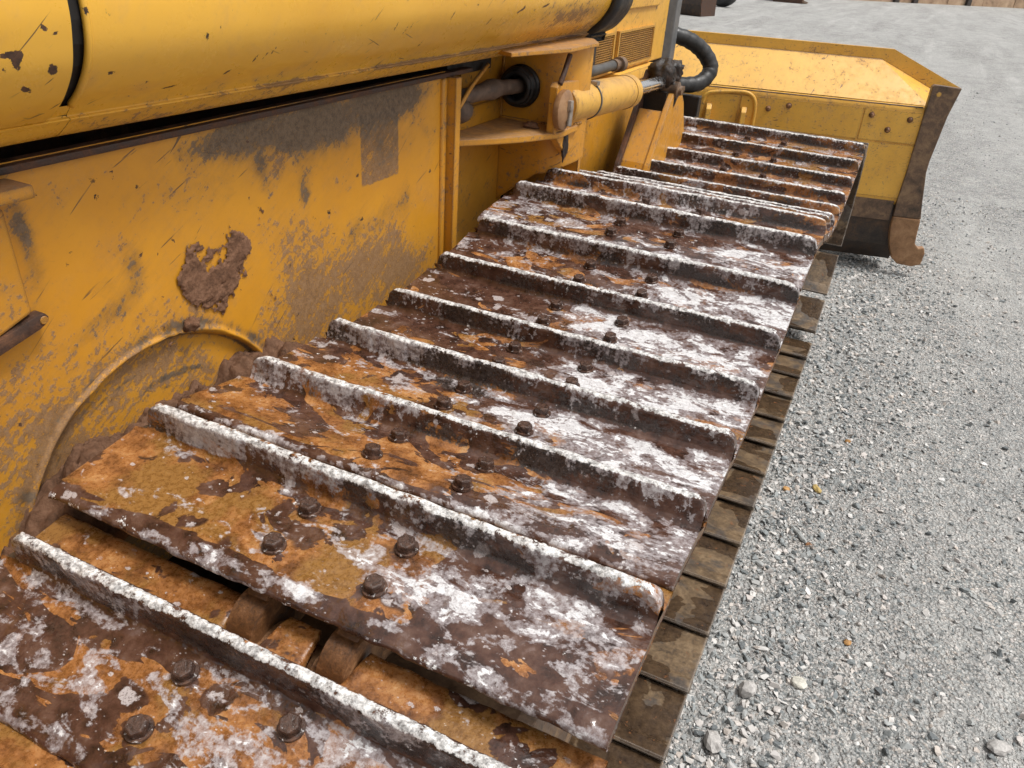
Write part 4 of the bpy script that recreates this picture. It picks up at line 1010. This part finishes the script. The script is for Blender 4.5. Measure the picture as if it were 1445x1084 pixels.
from_bm("rod_knuckle", lump_bm((-0.880, 0.605, 1.205), 0.030, 8, 0.10, 3), M['shaft'], rod, True)

from_bm("under_tank_shade", box_bm(-0.99, -0.872, 0.519, 0.74, 1.292, 1.3335), M['void'], dozer)  # black box added for the deep shade below the tank
from_bm("soot_patch", lump_bm((-0.897, 0.55, 0.93), 0.04, 44, 0.4, 3, 2.0, (0.10, 0.5, 1.1)), M['grease_shade'], dozer, True)
# ---- lift cylinder
def vlerp(a, b, t): return tuple(a[k] + (b[k] - a[k]) * t for k in range(3))
c0, c1, c2 = (-0.73, 0.803, 1.206), (-0.73, 1.46, 1.169), (-0.73, 1.88, 1.152)
L1 = (Vector(c1) - Vector(c0)).length
lc = from_bm("lift_cylinder", lathe_bm(c0, c1, [(0.075, 0.02), (0.075, 0.047), (0.08, 0.0515), (0.11, 0.0515), (0.1105, 0.0505), (L1 - 0.055, 0.0505), (L1 - 0.0545, 0.0525), (L1 - 0.006, 0.0525), (L1, 0.047), (L1, 0.02)], 40), M['pale'], dozer, True, 35)
from_bm("piston_rod", lathe_bm(c1, c2, [(0, 0.024), (0.42, 0.024)], 24), M['chrome'], lc, True, 40)
d_ = (Vector(c1) - Vector(c0)).normalized()
cl = Vector(c0) + d_ * 0.26
from_bm("hose_clamp", lathe_bm(cl - d_ * 0.004, cl + d_ * 0.004, [(0, 0.0505), (0.0, 0.0532), (0.008, 0.0532), (0.008, 0.0505)], 40), M['hose'], lc, True, 40)
from_bm("clamp_block", box_bm(-0.716, -0.694, cl.y - 0.008, cl.y + 0.014, cl.z + 0.043, cl.z + 0.056, 0.003), M['steel'], lc)
gl = from_bm("grease_seal", lump_bm((-0.735, 1.875, 1.175), 0.055, 31, 0.30, 4, 1.8, (0.95, 0.9, 0.95)), M['grease_shade'], dozer, True)
from_bm("grease_clump", lump_bm((-0.71, 1.92, 1.185), 0.04, 33, 0.34, 4, 1.9, (0.9, 0.9, 1.0)), M['grease_shade'], gl, True)
from_bm("grease_clump", lump_bm((-0.69, 1.87, 1.10), 0.03, 36, 0.5, 3, 2.4, (0.6, 0.7, 1.9)), M['grease_shade'], gl, True)
# hydraulic hose over the cylinder
hp = smooth_path([(-0.765, 1.06, 1.255), (-0.772, 1.12, 1.250), (-0.78, 1.29, 1.246), (-0.785, 1.44, 1.244)], 24)
ho = from_bm("hydraulic_hose", tube_bm(hp, 0.0155, 14), M['hose'], dozer, True)
from_bm("hose_fitting", lathe_bm((-0.785, 1.435, 1.244), (-0.790, 1.55, 1.238), [(0, 0.015), (0.0, 0.019), (0.03, 0.019), (0.031, 0.015), (0.06, 0.016), (0.062, 0.024), (0.10, 0.024), (0.105, 0.012)], 14), M['worn'], ho, True, 35)
from_bm("hose_tube", tube_bm([(-0.775, 1.02, 1.278), (-0.778, 1.20, 1.279)], 0.0115, 12), M['pale'], ho, True, 40)
from_bm("wire_tie", tube_bm([(-0.775 + 0.03 * math.cos(a), 1.05, 1.262 + 0.032 * math.sin(a)) for a in np.linspace(0, 2 * math.pi, 21)], 0.0035, 6, cap=False), M['shaft'], ho, True)

# ---- engine side: hood panel with louvres, grey corner trim, chassis plate
HX = -0.95
hood = from_bm("hood_side", box_bm(-1.35, HX, 1.25, 2.60, 1.150, 1.75, 0.004), M['blade'], dozer)
def grille(y0, y1, z0, z1):
    fr = from_bm("grille", box_bm(HX - 0.02, HX + 0.0025, y0, y1, z0, z1), M['blade'], hood)
    bm = bmesh.new(); n = 15; h = (z1 - z0 - 0.016)
    for k in range(n):
        z = z0 + 0.008 + h * (k + 0.5) / n; t = h / n
        prism_bm([(HX + 0.003, z - t * 0.45), (HX + 0.011, z - t * 0.20), (HX + 0.011, z + t * 0.0), (HX + 0.003, z + t * 0.30)], y0 + 0.015, y1 - 0.015, 'y', 0, bm)
    s = from_bm("louvre_slats", bm, M['blade'], fr)
    fm = bmesh.new()
    for a in ((y0, y1, z0, z0 + 0.008), (y0, y1, z1 - 0.008, z1), (y0, y0 + 0.012, z0 + 0.0085, z1 - 0.0085), (y1 - 0.012, y1, z0 + 0.0085, z1 - 0.0085)):
        box_bm(HX + 0.003, HX + 0.013, *a, bm=fm)
    from_bm("grille_frame", fm, M['blade'], fr)
grille(1.93, 2.39, 1.165, 1.300); grille(1.46, 1.885, 1.165, 1.300)
from_bm("black_streak", box_bm(HX + 0.013, HX + 0.0142, 1.655, 1.685, 1.180, 1.292), M['black'], hood)
from_bm("upper_door", box_bm(HX - 0.01, HX + 0.010, 1.915, 2.42, 1.372, 1.72, 0.004), M['blade'], hood)
from_bm("sill_ledge", box_bm(-1.2, HX + 0.035, 1.93, 2.42, 1.105, 1.149, 0.006), M['blade'], dozer, True, 40)
from_bm("corner_trim", prism_bm([(-1.30, 2.58), (HX - 0.004, 2.601), (HX + 0.030, 2.62), (HX + 0.030, 2.70), (-1.30, 2.72)], 0.98, 1.78, 'z', 0.006), M['trim'], dozer)
from_bm("nose_guard", box_bm(-1.3, -0.97, 2.60, 2.74, 0.45, 0.9795), M['trim'], dozer)
from_bm("chassis_plate", box_bm(-1.2, -0.88, 1.045, 2.58, 0.45, 1.100, 0.006), M['paint'], dozer)
from_bm("main_body", box_bm(-1.95, -1.20, -1.4, 2.55, 0.45, 1.32), M['rail'], dozer)
from_bm("body_infill", box_bm(-1.195, -0.955, 0.55, 1.24, 0.45, 1.30), M['void'], dozer)
# ---- push arm bracket
arm = from_bm("push_arm", prism_bm([(1.56, 0.70), (2.2, 0.62), (2.16, 0.86), (2.02, 1.07), (1.94, 1.135), (1.865, 1.135), (1.80, 1.07), (1.655, 0.895)], -0.698, -0.676, 'x', 0.004), M['paint'], dozer)
from_bm("arm_side", prism_bm([(1.54, 0.70), (2.15, 0.62), (2.12, 0.86), (2.0, 1.07), (1.93, 1.19), (1.86, 1.19), (1.775, 1.075), (1.63, 0.89)], -0.800, -0.782, 'x', 0.004), M['rail'], arm)
from_bm("arm_web", prism_bm([(1.575, 0.70), (1.60, 0.70), (1.69, 0.895), (1.815, 1.055), (1.795, 1.064), (1.66, 0.90)], -0.7815, -0.6985, 'x', 0.0), M['paint'], arm)
from_bm("arm_gap_shade", box_bm(-0.7815, -0.6985, 1.83, 1.93, 1.045, 1.125), M['void'], arm)  # black fill painting the shade between the fork plates
from_bm("arm_pin", lathe_bm((-0.80, 1.88, 1.13), (-0.655, 1.88, 1.13), [(0, 0.03), (0.13, 0.03), (0.135, 0.018), (0.145, 0.016)], 18), M['worn'], arm, True, 40)
from_bm("arm_beam", box_bm(-0.79, -0.69, 2.16, 3.35, 0.48, 0.72, 0.02), M['paint'], arm)
# ---- black hose loop in front of the hood
hp = smooth_path([(-1.06, 2.66, 1.245), (-0.976, 2.74, 1.240), (-0.892, 2.80, 1.218), (-0.822, 2.85, 1.168), (-0.778, 2.86, 1.098), (-0.805, 2.80, 1.040), (-0.878, 2.70, 1.030), (-0.93, 2.60, 1.03)], 56)
bh = from_bm("hose_loop", tube_bm(hp, [0.036 + 0.0015 * math.sin(k * 1.9) for k in range(len(hp))], 18), M['blackhose'], dozer, True)
from_bm("hose_ferrule", lathe_bm((-0.872, 2.705, 1.018), (-0.93, 2.62, 1.02), [(0, 0.03), (0.0, 0.037), (0.05, 0.037), (0.055, 0.030)], 18), M['worn'], bh, True, 40)
from_bm("hose_mount", box_bm(-1.1, -0.78, 2.745, 2.80, 0.80, 0.985, 0.006), M['black'], dozer)

# ---- blade, angled: u runs from the outer end towards the machine, d forwards
ya = math.radians(13)
BU = Vector((-math.cos(ya), -math.sin(ya), 0)); BN = Vector((-math.sin(ya), math.cos(ya), 0)); BO = Vector((0.30, 3.8, 0))
BM = Matrix.Identity(4)
for r in range(3): BM[r][0], BM[r][1], BM[r][2], BM[r][3] = BU[r], BN[r], (0, 0, 1)[r], BO[r]
LB = 3.5
def bpart(name, bm, mat, parent, smooth=False, sharp=None):
    bmesh.ops.transform(bm, matrix=BM, verts=list(bm.verts)); bmesh.ops.reverse_faces(bm, faces=[])
    bmesh.ops.recalc_face_normals(bm, faces=list(bm.faces))
    return from_bm(name, bm, mat, parent, smooth, sharp)
u0 = 0.075
box_sec = [(0.0, 0.425), (0.0, 0.905), (0.012, 0.928), (0.035, 0.934), (0.33, 0.934), (0.42, 0.7), (0.40, 0.35), (0.30, 0.10), (0.10, 0.28)]
blade = bpart("blade", prism_bm(box_sec, u0, LB - u0, 'x', 0.0), M['blade'], dozer, True, 32)
# raised skin panels on the back, separated by seams
for a, b in ((0.10, 0.405), (0.411, 1.06), (1.066, 1.9), (1.906, 2.6), (2.606, 3.4)):
    bpart("skin_panel", box_bm(a, b, -0.005, 0.010, 0.738, 0.902, 0.002), M['blade'], blade)
    bpart("skin_panel", box_bm(a, b, -0.005, 0.010, 0.440, 0.732, 0.002), M['blade'], blade)
# spill guard along the top, its corner running down to the end plate
sg = [(-0.100, 1.018), (0.295, 1.184), (LB - 0.295, 1.184), (LB + 0.1, 1.018), (LB - 0.08, 1.005), (LB - 0.345, 1.128), (0.345, 1.128), (0.060, 1.005)]
guard = bpart("spill_guard", prism_bm(sg, 0.215, 0.240, 'y', 0.003), M['blade'], blade)
bm = bmesh.new()
def facet(*pts): bm.faces.new([bm.verts.new(p) for p in pts])
SA, SB, SC_, SD = (0.345, 0.2145, 1.128), (0.062, 0.2145, 1.006), (0.080, 0.034, 0.9365), (0.66, 0.034, 0.9385)
mir = lambda p: (LB - p[0], p[1], p[2])
facet(SD, mir(SD), mir(SA), SA); facet(SA, SB, SC_); facet(SA, SC_, SD); facet(mir(SA), mir(SC_), mir(SB)); facet(mir(SA), mir(SD), mir(SC_))
for p in ((SA, mir(SA)), (SB, SA)):
    a_, b_ = p; facet(a_, b_, (b_[0], 0.2145, 0.9345), (a_[0], 0.2145, 0.9345))
bmesh.ops.remove_doubles(bm, verts=list(bm.verts), dist=0.0005)
bpart("top_shelf", bm, M['blade'], blade)
# weld bead under the ledge
bpart("weld_bead", tube_bm([(u, -0.001 + 0.0015 * math.sin(u * 80), 0.931) for u in np.linspace(0.12, 3.3, 160)], 0.004, 6), M['worn'], blade, True)
# end plates
ep = [(0.108, 1.040), (0.098, 1.050), (-0.036, 1.044), (-0.010, 0.90), (0.008, 0.66), (0.006, 0.60), (-0.024, 0.43), (-0.030, 0.40), (-0.042, 0.345), (0.1065, 0.345), (0.110, 0.45), (0.106, 0.60)]
pe = bpart("end_plate", prism_bm(ep, -0.018, 0.022, 'y', 0.004), M['worn'], blade)
bpart("plate_slot", lathe_bm((0.066, -0.0195, 1.005), (0.066, -0.0135, 1.005), [(0, 0.010), (0.001, 0.012), (0.006, 0.012)], 14), M['pale'], pe)
eb = [(0.1060, 0.343), (-0.042, 0.343), (-0.053, 0.20), (-0.080, 0.178), (-0.109, 0.185), (-0.122, 0.150), (-0.118, 0.085), (-0.072, 0.066), (0.010, 0.072), (0.050, 0.105), (0.085, 0.190), (0.104, 0.285)]
bpart("end_bit", prism_bm(eb, -0.020, 0.028, 'y', 0.008), M['endbit'], blade)
far_end = [(LB - p[0], p[1]) for p in ep]
bpart("end_plate", prism_bm(far_end, -0.018, 0.022, 'y', 0.004), M['worn'], blade)
# cutting edge and lower rear of the moldboard
bpart("cutting_edge", prism_bm([(0.02, 0.424), (0.0, 0.31), (0.055, 0.30), (0.20, 0.07), (0.235, 0.07), (0.16, 0.28), (0.12, 0.423)], 0.06, LB - 0.06, 'x', 0.0), M['darksteel'], blade)
bpart("lower_plate", box_bm(0.12, LB - 0.12, -0.004, 0.018, 0.312, 0.4245, 0.002), M['worn'], blade)
bpart("lower_lip", prism_bm([(0.006, 0.311), (0.03, 0.16), (0.085, 0.066), (0.21, 0.066), (0.21, 0.311)], 0.035, LB - 0.05, 'x', 0.0), M['darksteel'], blade)
bpart("pocket_frame", tube_bm(smooth_path([(1.262, -0.004, 0.70), (1.262, -0.004, 0.84), (1.248, -0.004, 0.888), (1.20, -0.004, 0.905), (1.06, -0.004, 0.918), (1.00, -0.004, 0.900), (0.975, -0.004, 0.84), (0.972, -0.004, 0.70)], 40), 0.011, 8), M['blade'], blade, True)
for u in (1.035, 1.225):
    bpart("lug", prism_bm([(-0.075, 0.70), (-0.004, 0.66), (-0.004, 0.835), (-0.03, 0.845), (-0.06, 0.82)], u - 0.014, u + 0.014, 'x', 0.004), M['blade'], blade)
for (u, z) in ((0.905, 0.846), (0.800, 0.872), (0.364, 0.869), (0.264, 0.801), (0.166, 0.864)):
    bpart("bolt", lathe_bm((u, -0.003, z), (u, -0.024, z), [(0, 0.016), (0.004, 0.016), (0.006, 0.0115), (0.014, 0.010), (0.018, 0.006)], 12), M['link'], blade, True, 40)

# ------------------------------------------------------------------ far things along the top edge
def bucket(loc, rot, s, label):
    root = bpy.data.objects.new("digger_bucket", None); root.location = loc; root.rotation_euler = (0, 0, rot); COL.objects.link(root)
    tag(root, label, "bucket", "old buckets parked on the yard")
    def bp(name, bm, mat):
        me = bpy.data.meshes.new(name); bm.to_mesh(me); bm.free(); me.materials.append(mat)
        o = bpy.data.objects.new(name, me); COL.objects.link(o); o.parent = root; return o
    sec = [(-0.50, 0.0), (0.42, 0.0), (0.52, 0.30), (0.44, 0.75), (0.05, 0.95), (-0.42, 0.80), (-0.46, 0.74), (0.02, 0.88), (0.36, 0.70), (0.44, 0.32), (0.36, 0.06), (-0.50, 0.04)]
    bp("shell", prism_bm([(a * s, b * s) for a, b in sec], -0.55 * s, 0.55 * s, 'x'), M['darksteel'])
    side = [(-0.50, 0.002), (0.42, 0.002), (0.515, 0.30), (0.435, 0.745), (0.05, 0.945), (-0.42, 0.80)]
    for x in (-0.55, 0.55):
        bp("side_plate", prism_bm([(a * s, b * s) for a, b in side], (x - 0.02) * s, (x + 0.02) * s, 'x', 0.004), M['rail'])
    for k in range(5):
        x = -0.46 + 0.23 * k
        bp("tooth", prism_bm([(-0.66 * s, 0.012 * s), (-0.46 * s, 0.002), (-0.46 * s, 0.07 * s)], (x - 0.045) * s, (x + 0.045) * s, 'x', 0.003), M['worn'])
    for x in (-0.16, 0.16):
        bp("hanger_ear", prism_bm([(-0.2 * s, 0.84 * s), (0.2 * s, 0.84 * s), (0.1 * s, 1.18 * s), (-0.1 * s, 1.18 * s)], (x - 0.03) * s, (x + 0.03) * s, 'x', 0.004), M['endbit'])
bucket((-5.95, 22.9, 0), math.radians(168), 0.95, "dark rusty digger bucket at the top edge beside the grey hood corner")
bucket((-5.2, 35.2, 0), math.radians(95), 1.2, "low brown bucket farthest off at the top edge, above the blade")
tyre = bpy.data.objects.new("spare_wheel", None); tyre.location = (-6.15, 27.8, 0.55); tyre.rotation_euler = (0, 0, math.radians(62)); COL.objects.link(tyre)
tag(tyre, "black rubber wheel standing behind the dark rusty bucket", "wheel")
def wp(name, prof, mat, x0):
    bm = lathe_bm((x0, 0, 0), (x0 + 1, 0, 0), prof, 36); me = bpy.data.meshes.new(name); bm.to_mesh(me); bm.free(); me.materials.append(mat)
    me.polygons.foreach_set("use_smooth", [True] * len(me.polygons)); me.set_sharp_from_angle(angle=0.6)
    o = bpy.data.objects.new(name, me); COL.objects.link(o); o.parent = tyre
wp("tyre", [(0, 0.30), (0, 0.46), (0.05, 0.53), (0.12, 0.55), (0.28, 0.55), (0.35, 0.53), (0.40, 0.46), (0.40, 0.30)], M['black'], -0.2)
wp("rim", [(0, 0.05), (0.02, 0.10), (0.04, 0.27), (0.03, 0.305), (0.33, 0.305), (0.32, 0.27), (0.34, 0.10), (0.36, 0.05)], M['trim'], -0.18)
# timber wall at the far side of the yard
wood = mat_rust("tan_weathered_boards", (0.20, 0.125, 0.075), (0.40, 0.27, 0.17), (0.52, 0.38, 0.26), (0.7, 0.9), 1.3, 0.3)
post = mat_plain("dark_post", (0.05, 0.04, 0.035), 0.8)
p0, p1 = Vector((-9.5, 35.2, 0)), Vector((24.0, 75.8, 0))
wall = bpy.data.objects.new("timber_wall", None); wall.location = p0; wall.rotation_euler = (0, 0, math.atan2(p1.y - p0.y, p1.x - p0.x)); COL.objects.link(wall)
tag(wall, "tan timber boundary wall with dark posts at the top right corner", "wall")
Lw = (p1 - p0).length
def wpart(name, bm, mat):
    me = bpy.data.meshes.new(name); bm.to_mesh(me); bm.free(); me.materials.append(mat)
    o = bpy.data.objects.new(name, me); COL.objects.link(o); o.parent = wall; return o
x = 7.0
k = 0
while x < Lw:
    w = random.uniform(1.0, 1.5)
    wpart("board", box_bm(x, x + w - 0.03, -0.05 + random.uniform(-0.02, 0.02), 0.05, 0.0, 2.2 + random.uniform(-0.05, 0.05)), wood)
    if k % 4 == 3 or k % 11 == 4: wpart("post", box_bm(x + w - 0.16, x + w + 0.12, -0.22, -0.075, 0.0, 2.5), post)
    x += w; k += 1
scene.render.engine = 'CYCLES'
